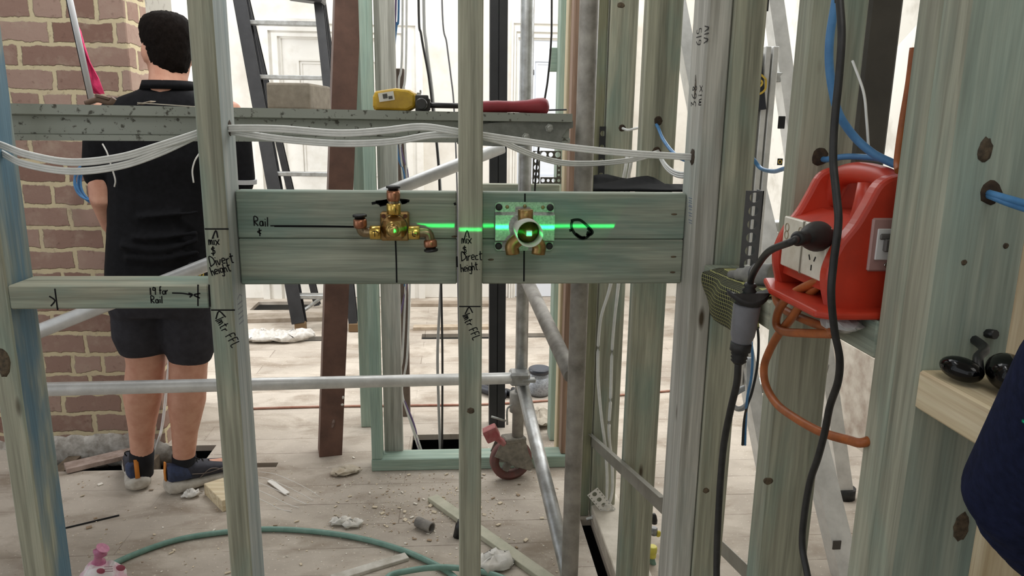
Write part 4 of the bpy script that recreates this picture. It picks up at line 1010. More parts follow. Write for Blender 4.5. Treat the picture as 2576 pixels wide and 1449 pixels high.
wcable([(-120, 318, yc), (-60, 345, yc), (0, 364, yc - .01), (70, 389, yc - .03), (180, 408, yc - .045), (300, 396, yc - .04), (400, 367, yc - .02), (487, 339, yc), (525, 326, yc), (578, 323, yc),
        (700, 324, yc), (850, 335, yc), (960, 329, yc), (1060, 319, yc), (1150, 331, yc), (1185, 336, yc), (1216, 341, yc), (1400, 367, yc), (1560, 384, yc), (1700, 393, yc), (1760, 396, yc)], 3, .0025,
       'upper white cable bundle running through all the studs, taut to the grey marked stud')
wcable([(-120, 332, yc + .012), (-60, 357, yc + .012), (0, 383, yc), (60, 412, yc - .03), (180, 431, yc - .045), (300, 418, yc - .04), (400, 385, yc - .02), (487, 345, yc + .012), (525, 331, yc + .012), (578, 331, yc + .012),
        (700, 349, yc), (850, 361, yc), (980, 357, yc), (1080, 341, yc + .004), (1150, 339, yc + .012), (1185, 341, yc + .012), (1216, 345, yc + .012), (1262, 357, yc + .03), (1310, 378, yc + .08), (1370, 400, yc + .15), (1430, 411, 1.66), (1520, 410, 1.76), (1600, 400, 1.84), (1652, 384, 1.885), (1670, 378, 1.92)], 3, .0024,
       'lower white cable bundle, sagging right of the middle stud to a drilled hole')
wcable([(1656, 384, 1.90), (1666, 405, 1.83), (1680, 424, 1.75), (1700, 437, 1.66), (1724, 440, 1.58), (1744, 428, 1.50)], 3, .0028, 'short loop of white cables hanging from a drilled hole down to the grey stud')
wcable([(1566, 323, 2.34), (1580, 327, 2.30), (1600, 323, 2.28), (1618, 321, 2.3)], 1, .004, 'short white cable coming out of the upper hole in the far stud')
wcable([(1578, 388, 2.25), (1574, 420, 2.24), (1566, 470, 2.26), (1555, 600, 2.28), (1535, 720, 2.29), (1510, 810, 2.29), (1504, 930, 2.29), (1512, 1040, 2.29), (1524, 1140, 2.30), (1527, 1230, 2.32), (1518, 1290, 2.335), (1475, 1306, 2.34)], 1, .0055, 'white cable hanging down in front of the far stud, left of its pair', None)
wcable([(1590, 390, 2.22), (1586, 420, 2.22), (1578, 470, 2.26), (1568, 600, 2.28), (1555, 720, 2.29), (1541, 860, 2.29), (1536, 1000, 2.29), (1532, 1090, 2.29), (1541, 1190, 2.30), (1534, 1262, 2.325), (1490, 1300, 2.335)], 1, .0055, 'white cable hanging down in front of the far stud, right of its pair', None)
def rope_thing(name, pts, r, mat, label, cat='cable', n=8):
    mb = MB(); mb.rope(pts, r, n); return single(name, mb, mat, label, cat)
rope_thing('blue_cable', pts_y([(1650, 312, 1.90), (1656, 322, 1.86), (1668, 350, 1.80), (1690, 380, 1.72), (1720, 402, 1.63), (1800, 420, 1.55), (1880, 385, 1.52), (1896, 402, 1.5), (1915, 424, 1.48), (1945, 431, 1.4), (1970, 425, 1.3), (2040, 402, 1.12), (2066, 400, 1.06), (2080, 401, 1.02), (2130, 394, .99), (2200, 398, .95), (2240, 408, .90), (2268, 416, .87), (2330, 430, .83)]), .0042, CABLEBLUE, 'blue cable threaded through the drilled holes behind the grey marked stud to the box stud')
rope_thing('blue_cable', pts_y([(2120, -900, .88), (2106, -60, .88), (2102, 0, .88), (2088, 90, .88), (2086, 160, .88), (2095, 230, .88), (2112, 290, .88), (2150, 345, .88), (2195, 385, .87), (2240, 408, .86), (2268, 418, .85), (2330, 436, .83)]), .0052, CABLEBLUE, 'blue cable curving down beside the black cord above the red box')
for k, dy in ((0, 0), (1, 13)):
    rope_thing('blue_cable', pts_y([(2478, 484 + dy * .4, .73), (2495, 488 + dy * .5, .70), (2530, 498 + dy * .8, .685), (2580, 512 + dy, .66), (2680, 540 + dy, .6)]), .0036, CABLEBLUE, 'upper of two blue cables leaving the hole in the nearest stud' if k == 0 else 'lower of two blue cables leaving the hole in the nearest stud')
xk = .40
rope_thing('black_cable', [aX(a, b, x) for a, b, x in ((2100, -900, .41), (2108, -80, .41), (2112, 0, .41), (2117, 90, .41), (2110, 200, .41), (2100, 300, .41), (2096, 400, .41), (2104, 490, .41), (2109, 560, .41), (2097, 660, .41), (2091, 740, .41), (2099, 830, .42), (2112, 900, .43), (2108, 960, .44), (2088, 1020, .445), (2075, 1085, .45), (2058, 1150, .45), (2038, 1210, .45), (2024, 1290, .45), (2018, 1370, .45), (2030, 1440, .45), (2048, 1520, .45))], .0044, CABLEBLACK, 'long black cord hanging in front of the red power box, smeared with plaster lower down', 'cord')
OX = .458
oc = [(2085, 694, .47), (2050, 726, OX), (2021, 757, OX), (1990, 802, OX), (1958, 842, OX), (1935, 884, OX), (1922, 924, OX), (1927, 970, OX), (1953, 1015, OX), (1995, 1048, OX), (2061, 1085, .465), (2131, 1106, .478), (2177, 1112, .484), (2230, 1105, .49)]
lead = [aX(*p) for p in oc[:-1]]; lead.append(Vector((.535, lead[-1].y + .035, lead[-1].z + .004)))
loop2 = [aX(*p) for p in ((2088, 840, .455), (2021, 838, .454), (1972, 834, .452), (1953, 815, .45), (1961, 777, .448), (1990, 742, .448), (2040, 714, .452), (2078, 697, .46))]
loop1 = [aX(*p) for p in ((2038, 660, .462), (1990, 675, .465), (1961, 703, .466), (1951, 735, .466), (1958, 764, .468), (1983, 785, .470), (2034, 808, .472), (2080, 826, .462))]
mb = MB(); mb.rope(loop1 + [aX(2096, 838, .452)] + loop2 + lead, .0058, 10, 7)
single('orange_cable', mb, CABLEORANGE, 'orange power lead looped beside the red box and hanging in a wide curve', 'cord')
rope_thing('orange_cable', [aX(2300, 120, .505), aX(2289, 209, .505), aX(2272, 310, .505), aX(2260, 400, .505), aX(2262, 430, .50)], .005, CABLEORANGE, 'orange cord running up along the edge of the doubled stud above the red box', 'cord')
# hanging cables in the middle
yw = 2.95
rope_thing('blue_cable', pts_y([(1004, -600, yw), (1003, 0, yw), (998, 60, yw), (992, 120, yw), (990, 200, yw), (1000, 380, yw), (1018, 450, yw), (1020, 600, yw), (1018, 720, yw)]), .0042, CABLEBLUE, 'thin blue cable hanging beside white strands above the yellow tape measure')
rope_thing('purple_cable', pts_y([(997, -600, yw), (996, 0, yw), (988, 120, yw), (994, 250, yw), (1010, 380, yw), (1026, 440, yw), (1030, 600, yw), (1022, 720, yw), (997, 830, yw), (986, 890, yw), (990, 960, yw), (1020, 1015, yw), (1045, 1080, yw), (1054, 1150, yw)]), .0036, CABLEPURPLE, 'purple cable curving down to the hole behind the green bottom plate')
rope_thing('white_cable', pts_y([(1013, -600, yw), (1012, 100, yw), (1003, 215, yw), (1008, 380, yw), (1022, 560, yw), (1020, 720, yw), (1012, 900, yw), (1003, 960, yw), (1038, 1080, yw), (1060, 1150, yw)]), .0042, CABLEW, 'white cable hanging beside the purple one, left strand')
rope_thing('white_cable', pts_y([(1024, -600, yw), (1022, 120, yw), (1014, 240, yw), (1020, 380, yw), (1032, 560, yw), (1031, 720, yw), (1024, 900, yw), (1012, 990, yw), (1046, 1090, yw), (1066, 1150, yw)]), .0042, CABLEW, 'white cable hanging beside the purple one, right strand')
rope_thing('black_cable', pts_y([(1052, -600, yw), (1053, 0, yw), (1060, 90, yw), (1078, 190, yw), (1090, 290, yw), (1102, 400, yw), (1107, 520, yw), (1110, 720, yw), (1113, 900, yw), (1112, 1148, yw)]), .0046, CABLEBLACK, 'black cable hanging to the floor left of the middle stud')
rope_thing('grey_cable', pts_y([(1064, -600, yw + .02), (1066, 0, yw + .02), (1072, 110, yw + .02), (1086, 220, yw + .02), (1096, 330, yw + .02), (1106, 450, yw + .02), (1113, 600, yw + .02), (1109, 720, yw + .02), (1101, 880, yw + .02), (1103, 1000, yw + .02), (1108, 1148, yw + .02)]), .006, plain('light_grey_sheath', '#a9aaa8', .5), 'light grey cable hanging just beside the black cable, left of the middle stud')
rope_thing('grey_cable', pts_y([(1110, -600, yw + .1), (1112, 0, yw + .1), (1124, 110, yw + .1), (1134, 190, yw + .1), (1142, 270, yw + .1), (1150, 480, yw + .1), (1152, 720, yw + .1), (1160, 1100, yw + .1)]), .0034, plain('thin_grey_sheath', '#77777a', .5), 'thin grey cable hanging behind the shaft of the hammer')
rope_thing('black_cable', pts_y([(1389, -600, 2.1), (1388, 0, 2.1), (1386, 110, 2.1), (1378, 200, 2.1), (1370, 252, 2.1), (1360, 330, 2.12), (1352, 400, 2.14), (1346, 470, 2.16), (1343, 560, 2.2)]), .0028, CABLEBLACK, 'thin black cable hanging behind the end of the red hammer grip')
rope_thing('white_cable', [aY(426, 900, 2.9), aY(418, 990, 2.86), aY(408, 1070, 2.82), aY(398, 1110, 2.80), aZ(384, 1150, .006), aZ(372, 1168, .006)], .0055, CABLEW, 'white cable hanging behind the man\'s legs')
# blue coil on the brick wall behind the man's arm
mb = MB(); c_ = aY(232, 462, 2.93); pts = []
for k in range(4 * 14):
    a = 2 * math.pi * k / 14; rx = .055 + .007 * math.sin(k * .31); rz = .068 + .006 * math.cos(k * .23)
    pts.append(c_ + Vector((rx * math.cos(a) + .004 * math.sin(k * .4), -.012 * math.sin(k * .17) , rz * math.sin(a) - .006 * math.cos(k * .21))))
mb.rope(pts, .0042, 7, 3); single('blue_cable_coil', mb, CABLEBLUE, 'coil of blue cable hanging against the bricks by the man\'s elbow', 'cable')
# grey rod and pink mesh rag on the platform
q = deck(236, .12); top = aP(163, -60, (q.x, q.y), LD)
ROD = thing('marker_rod', q, 'thin grey rod leaning on the platform in front of the bricks', 'rod')
mb = MB(); mb.cyl(q + Vector((0, 0, .004)), top, .0062, 12); linkmesh('tube', mb, plain('grey_rod', '#c6c7cb', .45, 0), ROD)
mb = MB(); e = Vector((-.0075, .003, 0)); mb.cyl(q + e + Vector((0, 0, .01)), top + e, .0028, 8); linkmesh('rod_shadow_strip', mb, BLACKMAT, ROD)  # black strip added for the shadow along the rod's left edge
mb = MB(); hq = [aP(a, b, (q.x, q.y + .012), LD) for a, b in ((184, 40), (199, 78), (212, 112), (228, 156), (246, 198), (259, 236), (244, 238), (228, 232), (222, 200), (212, 156), (202, 112), (193, 78))]
nrm = Vector((0, .004, 0)); n = 6
rr = []
for i in range(6):
    a = hq[i]; b = hq[11 - i] if i < 6 else hq[6]
    row = []
    for s in range(5):
        p = a.lerp(b, s / 4) + Vector((0, .006 * math.sin(i * 1.7 + s * 2.1), 0)); row.append(p)
    rr.append(row + [p + nrm for p in reversed(row)])
mb.loft(rr, True); single('pink_rag', mb, plain('hot_pink_cloth', '#ff4a86', .8, h2='#e0356c', scale=90), 'hot pink ragged cloth hanging along the grey rod', 'rag')

# ------------------------------------------------------------------ red power box
by0, by1 = .822, .985; bx0 = .447
PB = thing('power_box', (.52, .90, ze), 'red portable power box with white sockets standing on the rail between two studs', 'power box')
def zz(py, px=2130, x=.447): return aX(px, py, x).z - ze
def cheek(y0, y1, xo, name='end_cheek'):
    out = [(0, .0), (.006, .05), (.012, .085), (.004, .055), ]
    pr = cr([Vector(p + (0,)) for p in ((xo, .004), (xo - .008, .03), (xo - .009, .055), (xo + .002, .085), (xo + .018, .108), (xo + .030, .132), (xo + .042, .156), (xo + .062, .166), (xo + .095, .166), (xo + .115, .154), (xo + .125, .128), (xo + .138, .10), (xo + .150, .07), (xo + .15, .03), (xo + .143, .004))], 4)
    mb = MB(); mb.prism([(p.x, p.y) for p in pr], (0, y0, ze), (1, 0, 0), (0, 0, 1), (0, y1 - y0, 0))
    o = linkmesh(name, mb, REDPL, PB); bv = o.modifiers.new('round', 'BEVEL'); bv.width = .005; bv.segments = 2; bv.limit_method = 'ANGLE'; return o
cheek(by1 - .016, by1, bx0); cheek(by0, by0 + .024, bx0)
mb = MB(); H0, H1 = .022, .104
mb.loft([[(bx0 + .003, y, ze + H0), (bx0 + .14, y, ze + H0), (bx0 + .14, y, ze + .085), (bx0 + .10, y, ze + H1 + .008), (bx0 + .045, y, ze + H1 + .008), (bx0 + .010, y, ze + H1 - .006)] for y in (by1 - .014, by0 + .022)], False)
linkmesh('body', mb, REDPL, PB)
mb = MB(); hb = [Vector((bx0 + .066, by1 - .004, ze + .118)), Vector((bx0 + .066, by1 - .022, ze + .150)), Vector((bx0 + .066, by1 - .045, ze + .160)), Vector((bx0 + .066, (by0 + by1) / 2, ze + .163)), Vector((bx0 + .068, by0 + .04, ze + .160)), Vector((bx0 + .07, by0 + .012, ze + .15))]
mb.rope(hb, .0135, 14); mb2 = MB(); linkmesh('carry_handle', mb, REDPL, PB)
mb = MB(); mb.lathe([(.012, 0), (.014, .01), (.011, .03), (.009, .05)], (bx0 + .05, by0 + .045, ze + H1), (0, .05, 1), 18); linkmesh('handle_post', mb, REDPL, PB)
mb = MB(); mb.prism([(-.028, -.095), (-.012, -.108), (.15, -.108), (.165, -.09), (.165, .08), (.15, .095), (-.01, .095), (-.03, .03)], (bx0, .905, ze), (1, 0, 0), (0, 1, 0), (0, 0, .009))
o = linkmesh('base_tray', mb, REDPL, PB); bv = o.modifiers.new('round', 'BEVEL'); bv.width = .003; bv.segments = 2
# socket plate
pz0, pz1 = .034, .101; py0, py1 = by0 + .026, by1 - .018
mb = MB(); mb.span(bx0 - .003, bx0 + .004, py0, py1, ze + pz0, ze + pz1, .0015); SO = linkmesh('socket_plate', mb, plain('dirty_white_sockets', '#e3ded0', .45, h2='#c9c0ae', scale=30), PB)
mb = MB(); mb.span(bx0 - .0045, bx0 + .004, (py0 + py1) / 2 - .001, (py0 + py1) / 2 + .001, ze + pz0, ze + pz1); linkmesh('plate_seam', mb, plain('seam_grey', '#8d887c', .6), SO)
for yy in (py0 + .012, (py0 + py1) / 2 + .008, py1 - .012):
    for dz in (0, .010):
        mb = MB(); ring = [Vector((bx0 - .0034, yy + .0055 * math.cos(a), ze + pz1 - .014 - dz + .0055 * math.sin(a))) for a in [2 * math.pi * k / 16 for k in range(16)]]
        mb.tube(ring, .0006, 5, closed=True); linkmesh('rocker_mark', mb, plain('tan_switch_line', '#9c8f75', .6), SO)
for yy in (py0 + .03,):
    for dy, dz, ang in ((-.007, .004, 30), (.007, .004, -30), (0, -.008, 0)):
        mb = MB(); mb.box((bx0 - .0032, yy + dy, ze + .055 + dz), (.0012, .0016, .007), Matrix.Rotation(R(ang), 3, 'X')); linkmesh('socket_slot', mb, BLACKMAT, SO)
# breaker window in the near cheek
wx0, wx1 = aY(2188, 600, by0).x, aY(2188, 600, by0).x + .075; wz0, wz1 = aY(2188, 682, by0).z, aY(2188, 548, by0).z
mb = MB(); mb.span(wx0, wx1, by0 - .003, by0 + .002, wz0, wz1, .002); WIN = linkmesh('breaker_cover', mb, plain('smoky_pink_cover', '#a5817b', .15), PB)
mb = MB(); mb.span(wx0 + .006, wx1 - .01, by0 - .0055, by0 - .003, wz0 + .014, wz1 - .012, .001); linkmesh('breaker', mb, plain('pale_breaker', '#d3d3d2', .4), WIN)
mb = MB(); zz0 = (wz0 + wz1) / 2 + .003; mb.span(wx0 + .008, wx0 + .026, by0 - .0085, by0 - .0055, zz0 + .004, zz0 + .011, .0015); mb.span(wx0 + .013, wx0 + .022, by0 - .012, by0 - .0055, zz0 - .010, zz0 + .005, .0015); linkmesh('breaker_toggle', mb, plain('grey_toggle', '#62605e', .5), WIN)
mb = MB(); mb.lathe([(.003, 0), (.0028, .002)], (wx0 + .022, by0 - .003, wz0 + .008), (0, -1, 0), 12); linkmesh('cover_screw', mb, CHROME, WIN)
# black plug in the socket with its short lead and the grey connector hanging below
pp0 = aX(2062, 594, bx0 - .004)
Pg = thing('power_lead', pp0, 'black plug in the red box with a short lead down to a grey cord connector', 'plug')
pd = (aX(1985, 603, .375) - pp0).normalized(); 
mb = MB(); mb.lathe([(.0175, 0), (.0185, .004), (.0185, .012), (.016, .024), (.011, .038), (.0085, .046), (.0072, .047), (.0085, .049), (.0072, .052), (.0085, .055), (.0072, .058), (.0085, .061), (.007, .064), (.0088, .068), (.006, .073)], pp0, pd, 26); linkmesh('plug', mb, RUBBER, Pg)
pe = pp0 + pd * .07
c1 = aX(1888, 712, .405)
mb = MB(); mb.rope([pe, pe + pd * .018 + Vector((0, 0, -.003)), aX(1935, 632, .385), aX(1905, 670, .395), aX(1890, 700, .403), c1 - Vector((0, 0, .004))], .0045, 10); linkmesh('lead', mb, CABLEBLACK, Pg)
dn = Vector((-.06, .02, -1)).normalized()
mb = MB(); mb.lathe([(.007, 0), (.009, .004), (.007, .007), (.010, .011), (.008, .014), (.011, .018), (.009, .021), (.013, .025), (.018, .030)], c1, dn, 22); linkmesh('strain_boot', mb, RUBBER, Pg)
mb = MB(); fc = c1 + dn * .026
ro = [fc + Vector((.029 * math.cos(a) , .020 * math.sin(a), .014 * math.cos(a) ** 2)) for a in [2 * math.pi * k / 24 for k in range(24)]]
mb.loft([[p + Vector((0, 0, .003)) for p in ro], [fc + (p - fc) * 1.04 for p in ro], [p - Vector((0, 0, .004)) for p in ro], [fc + (p - fc) * .5 - Vector((0, 0, .008)) for p in ro]], True); linkmesh('flange', mb, RUBBER, Pg)
g0_ = c1 + dn * .030
mb = MB(); mb.lathe([(.0175, 0), (.0185, .003), (.0175, .03), (.0165, .045), (.0135, .054), (.013, .058)], g0_, dn, 26); linkmesh('connector_body', mb, GREYPL, Pg)
mb = MB(); mb.lathe([(.0145, 0), (.0145, .012), (.011, .014), (.0122, .017), (.010, .019), (.0117, .022), (.0095, .024), (.011, .027), (.0088, .029), (.006, .032)], g0_ + dn * .056, dn, 22); linkmesh('connector_tail', mb, RUBBER, Pg)
mb = MB(); mb.rope([g0_ + dn * .086, aX(1853, 965, .40), aX(1838, 1030, .40), aX(1822, 1110, .40), aX(1813, 1200, .40), aX(1807, 1300, .40), aX(1803, 1400, .40), aX(1803, 1500, .40)], .0052, 10); linkmesh('tail_cord', mb, CABLEBLACK, Pg)
# grey nozzle on the rail
zr = aX(1815, 690, XW).z
tip = aX(1836, 697, .49); tip.z = max(tip.z, zr + .006)
N = thing('nozzle_tool', tip, 'dusty grey tapered nozzle lying on the short rail above the checked cloth', 'nozzle')
e_ = aX(1950, 672, .535); e_.z = zr + .022; dd = (e_ - tip).normalized(); L_ = (e_ - tip).length
mb = MB(); mb.lathe([(.0045, .012), (.0045, 0), (.0075, 0), (.009, L_ * .18), (.012, L_ * .2), (.013, L_ * .38), (.0155, L_ * .4), (.0165, L_ * .6), (.0195, L_ * .62), (.020, L_ * .98), (.018, L_)], tip, dd, 22); linkmesh('barrel', mb, plain('dusty_grey_tool', '#7b7a78', .6, h2='#a19f9a', scale=40), N)
mb = MB(); mb.lathe([(.0042, .002), (.0042, .013)], tip, dd, 14); linkmesh('bore', mb, BLACKMAT, N)
mb = MB(); mb.lathe([(.0185, L_ * .58), (.0205, L_ * .6), (.0185, L_ * .63)], tip, dd, 22, cap=False); linkmesh('collar', mb, plain('dark_collar', '#4a4a4c', .5), N)
# checked cloth hanging over the rail
t_ = NT('black_and_yellow_check'); wv = t_.coord((48, 48, 48), rnd=False); ck = t_.n('TexWave'); ck.wave_type = 'BANDS'; ck.bands_direction = 'Y'; ck.inputs['Scale'].default_value = 1.0; ck.inputs['Distortion'].default_value = 1.2; t_.l(wv, ck.inputs[0])
ck2 = t_.n('TexWave'); ck2.bands_direction = 'Z'; ck2.inputs['Scale'].default_value = .9; t_.l(wv, ck2.inputs[0])
mm = t_.n('Math', operation='MINIMUM'); t_.l(ck.outputs[0], mm.inputs[0]); t_.l(ck2.outputs[0], mm.inputs[1])
CHK = t_.fin(t_.ramp(mm.outputs[0], [(.010, lin('#b9b873')), (.04, lin('#22251f'))]), .8)
mb = MB(); rows = []
for i in range(11):
    v_ = i / 10; row = []
    for j in range(13):
        u_ = j / 12; y_ = 1.335 - .235 * u_; sag = .022 * math.sin(u_ * math.pi) + .006 * math.sin(u_ * 17 + v_ * 3)
        if v_ < .25: p = Vector((XW + .05 - .2 * v_ * 1.0 + 0, y_, zr + .004 + .004 * math.sin(u_ * 9)))
        else: p = Vector((XW - .006 - .012 * math.sin(v_ * 3) - .005 * math.sin(u_ * 14 + v_ * 5), y_ - .02 * (v_ - .25) * (u_ - .5), zr - (v_ - .25) * (.085 + .03 * math.sin(u_ * math.pi * 1.3))))
        row.append(p)
    rows.append(row)
mb.loft([r + [p + Vector((-.0025, 0, .001)) for p in reversed(r)] for r in rows], True)
single('checked_cloth', mb, CHK, 'black and yellow checked glove-like cloth hanging over the short rail behind the grey connector', 'cloth')
# crumpled foil on the rail by the box
mb = MB(); c_ = aX(2185, 772, .475); rings = []
for k in range(9):
    y_ = .875 - .07 * k / 8; rr_ = .002 + .017 * math.sin(math.pi * (k + .3) / 8.6)
    rings.append([Vector((XW + .004 + 1.2 * rr_ * math.cos(a) * random.uniform(.75, 1.2), y_ + random.uniform(-.003, .003), ze - .012 + .7 * rr_ * math.sin(a) * random.uniform(.75, 1.2))) for a in [2 * math.pi * j / 10 for j in range(10)]])
for r in rings:
    for p in r: p.x -= .02
mb.loft(rings, False); single('crumpled_bag', mb, plain('crumpled_clear_bag', '#b9bab8', .15, h2='#8b8c8b', scale=30), 'small crumpled silvery bag tucked under the right corner of the red box', 'bag')
# glossy black pouch on the pale rail
c_ = aX(2440, 905, .52); c_.z = zf
GP = thing('safety_glasses', c_, 'glossy black wraparound glasses lying on the pale rail at right', 'glasses')
GL = plain('glossy_black_lens', '#030304', .12, spec=.3)
a_ = aX(2412, 905, .50); mb = MB(); mb.ell((a_.x + .004, a_.y, zf + .014), .013, .024, .012, Matrix.Rotation(R(12), 3, 'Z'), 22, 12); linkmesh('lens', mb, GL, GP)
b_ = aX(2520, 895, .52); mb = MB(); mb.ell((b_.x + .01, b_.y, zf + .020), .018, .032, .018, Matrix.Rotation(R(-18), 3, 'Z'), 22, 12); linkmesh('lens', mb, GL, GP)
mb = MB(); mb.rope([(a_.x + .012, a_.y - .015, zf + .014), (b_.x + .0, b_.y + .03, zf + .026), (b_.x + .02, b_.y + .05, zf + .03), (b_.x + .03, b_.y + .1, zf + .035), (.56, .700, zf + .04)], .005, 8); linkmesh('frame', mb, BLACKPL, GP)
# ------------------------------------------------------------------ people
SKIN = plain('fair_skin', '#d8a58d', .55, h2='#c78f78', scale=22, spec=.3)
HAIR = plain('dark_brown_hair', '#110d0b', .85, h2='#1c1613', scale=160, bump=.4, spec=.08)
SHIRT = plain('black_polo_cloth', '#131315', .85, h2='#1b1b1e', scale=60, spec=.15)
SHORTS = plain('charcoal_shorts_cloth', '#333236', .9, h2='#3d3c41', scale=40, spec=.15)
NAVY = plain('navy_fleece', '#161b30', .95, h2='#1f2540', scale=120, spec=.1, bump=.4)
DENIM = plain('dark_work_trousers', '#2b2d33', .9, h2='#363840', scale=60)
EYEW = plain('eye_white', '#e6e2dc', .2); IRIS = plain('eye_iris', '#3a2a1e', .2)
def ering(c, rx, ry, n=20, rz=0.0, tiltx=0.0):
    out = []
    for k in range(n):
        a = 2 * math.pi * k / n; ca, sa = math.cos(a), math.sin(a)
        x = rx * math.copysign(abs(ca) ** .85, ca); y = ry * math.copysign(abs(sa) ** .85, sa)
        out.append(Vector(c) + Vector((x * math.cos(rz) - y * math.sin(rz), x * math.sin(rz) + y * math.cos(rz), tiltx * x)))
    return out
def hand(mb, wrist, d, up, s=1.0, curl=.5, side=1):
    """palm, four fingers of different length, thumb off the side"""
    wrist = Vector(wrist); d = Vector(d).normalized(); up = Vector(up); up = (up - d * up.dot(d)).normalized(); lat = d.cross(up) * side
    rings = []
    for t_, w_, h_ in ((-.015, .026, .021), (.0, .027, .019), (.03, .036, .016), (.065, .040, .014), (.088, .038, .012)):
        rings.append([wrist + d * t_ * s + lat * w_ * s * math.cos(a) + up * h_ * s * math.sin(a) for a in [2 * math.pi * k / 14 for k in range(14)]])
    mb.loft(rings, True)
    for i, (off, ln) in enumerate(((-.028, .066), (-.009, .076), (.010, .071), (.028, .054))):
        p = wrist + d * .082 * s + lat * off * s; dd = d.copy(); path = [p]; ang = 0
        for seg, c_ in ((.42, curl * .7), (.33, curl), (.25, curl * .8)):
            ang += c_; v = d * math.cos(ang) - up * math.sin(ang); p = p + v * ln * seg * s; path.append(p)
        mb.limb(path, [.0088 * s, .0082 * s, .0076 * s, .0066 * s], 9)
    p = wrist + d * .022 * s - lat * .028 * s
    mb.limb([p, p + (d * .6 - lat * .75 - up * .25) * .034 * s, p + (d * .95 - lat * .8 - up * .5) * .052 * s, p + (d * 1.5 - lat * .7 - up * .75) * .058 * s], [.012 * s, .0105 * s, .009 * s, .0075 * s], 9)
def head_parts(P, c, yaw, ht, mb_body, hair_len=1.0):
    """head with face built into the body mesh; eyes and hair come as parts. c = centre of the head; looks along +Y turned by yaw"""
    Rz_ = Matrix.Rotation(yaw, 3, 'Z'); s = ht / .235
    W = lambda x, y, z: Vector(c) + Rz_ @ (Vector((x, y, z)) * s)
    def hring(z, rx, yf, yb_, n=20): return [W(rx * math.cos(a), (yf if math.sin(a) > 0 else yb_) * math.sin(a), z) for a in [2 * math.pi * k / n for k in range(n)]]
    mb_body.loft([hring(-.120, .022, .080, -.0 + .02), hring(-.112, .042, .088, .035), hring(-.095, .056, .092, .055), hring(-.06, .066, .092, .075), hring(-.02, .071, .09, .09), hring(.02, .074, .09, .098), hring(.055, .074, .088, .099), hring(.085, .064, .074, .088), hring(.105, .045, .052, .062), hring(.116, .02, .024, .03)], True)
    mb_body.limb([W(0, .088, .015), W(0, .102, -.012), W(0, .108, -.026)], [.008 * s, .010 * s, .012 * s], 10)      # nose
    mb_body.ell(W(0, .088, -.060), .024 * s, .010 * s, .006 * s, Rz_, 12, 6); mb_body.ell(W(0, .087, -.072), .021 * s, .010 * s, .006 * s, Rz_, 12, 6)
    mb_body.ell(W(0, .080, -.105), .024 * s, .014 * s, .014 * s, Rz_, 12, 6)
    for sx in (-1, 1):
        mb_body.ell(W(sx * .030, .080, .030), .022 * s, .010 * s, .006 * s, Rz_, 12, 6)
        mb_body.ell(W(sx * .077, -.012, -.005), .007 * s, .018 * s, .031 * s, Rz_ @ Matrix.Rotation(sx * R(-18), 3, 'Z'), 12, 8); mb_body.ell(W(sx * .076, -.006, -.028), .006 * s, .010 * s, .012 * s, Rz_, 10, 6)
    for sx in (-1, 1):
        e = MB(); e.ell(W(sx * .030, .084, .008), .013 * s, .009 * s, .008 * s, Rz_, 14, 8); E1 = linkmesh('eye', e, EYEW, P)
        e = MB(); e.ell(W(sx * .030, .0925, .008), .0055 * s, .002 * s, .0055 * s, Rz_, 12, 6); linkmesh('iris', e, IRIS, E1)
        e = MB(); e.rope([W(sx * .014, .092, .026), W(sx * .03, .094, .031), W(sx * .047, .083, .025)], .004 * s, 6); linkmesh('eyebrow', e, HAIR, P)
    h = MB()
    def hr_(z, rx, yf, yb_, y0=0.0, n=28): return [W(rx * math.cos(a), y0 + (yf if math.sin(a) > 0 else yb_) * math.sin(a), z + .010 * math.sin(a) * (1 if z < 0 else 0)) for a in [2 * math.pi * k / n for k in range(n)]]
    h.loft([hr_(-.075, .050, -.012, .066, -.010), hr_(-.055, .060, -.010, .082, -.012), hr_(-.02, .070, .004, .095, -.010), hr_(.005, .074, .020, .104, -.006), hr_(.03, .081, .05, .112, 0), hr_(.06, .085, .088, .114, 0), hr_(.09, .083, .098, .108, 0), hr_(.112, .070, .086, .090, 0), hr_(.127, .046, .055, .06, 0), hr_(.132, .014, .016, .02, 0)], True)
    o = linkmesh('hair', h, HAIR, P); subsurf(o, 2)
    tx = bpy.data.textures.get('hair_tufts') or bpy.data.textures.new('hair_tufts', 'CLOUDS'); tx.noise_scale = .012
    dm = o.modifiers.new('tufts', 'DISPLACE'); dm.texture = tx; dm.strength = .009; dm.mid_level = .5; return W
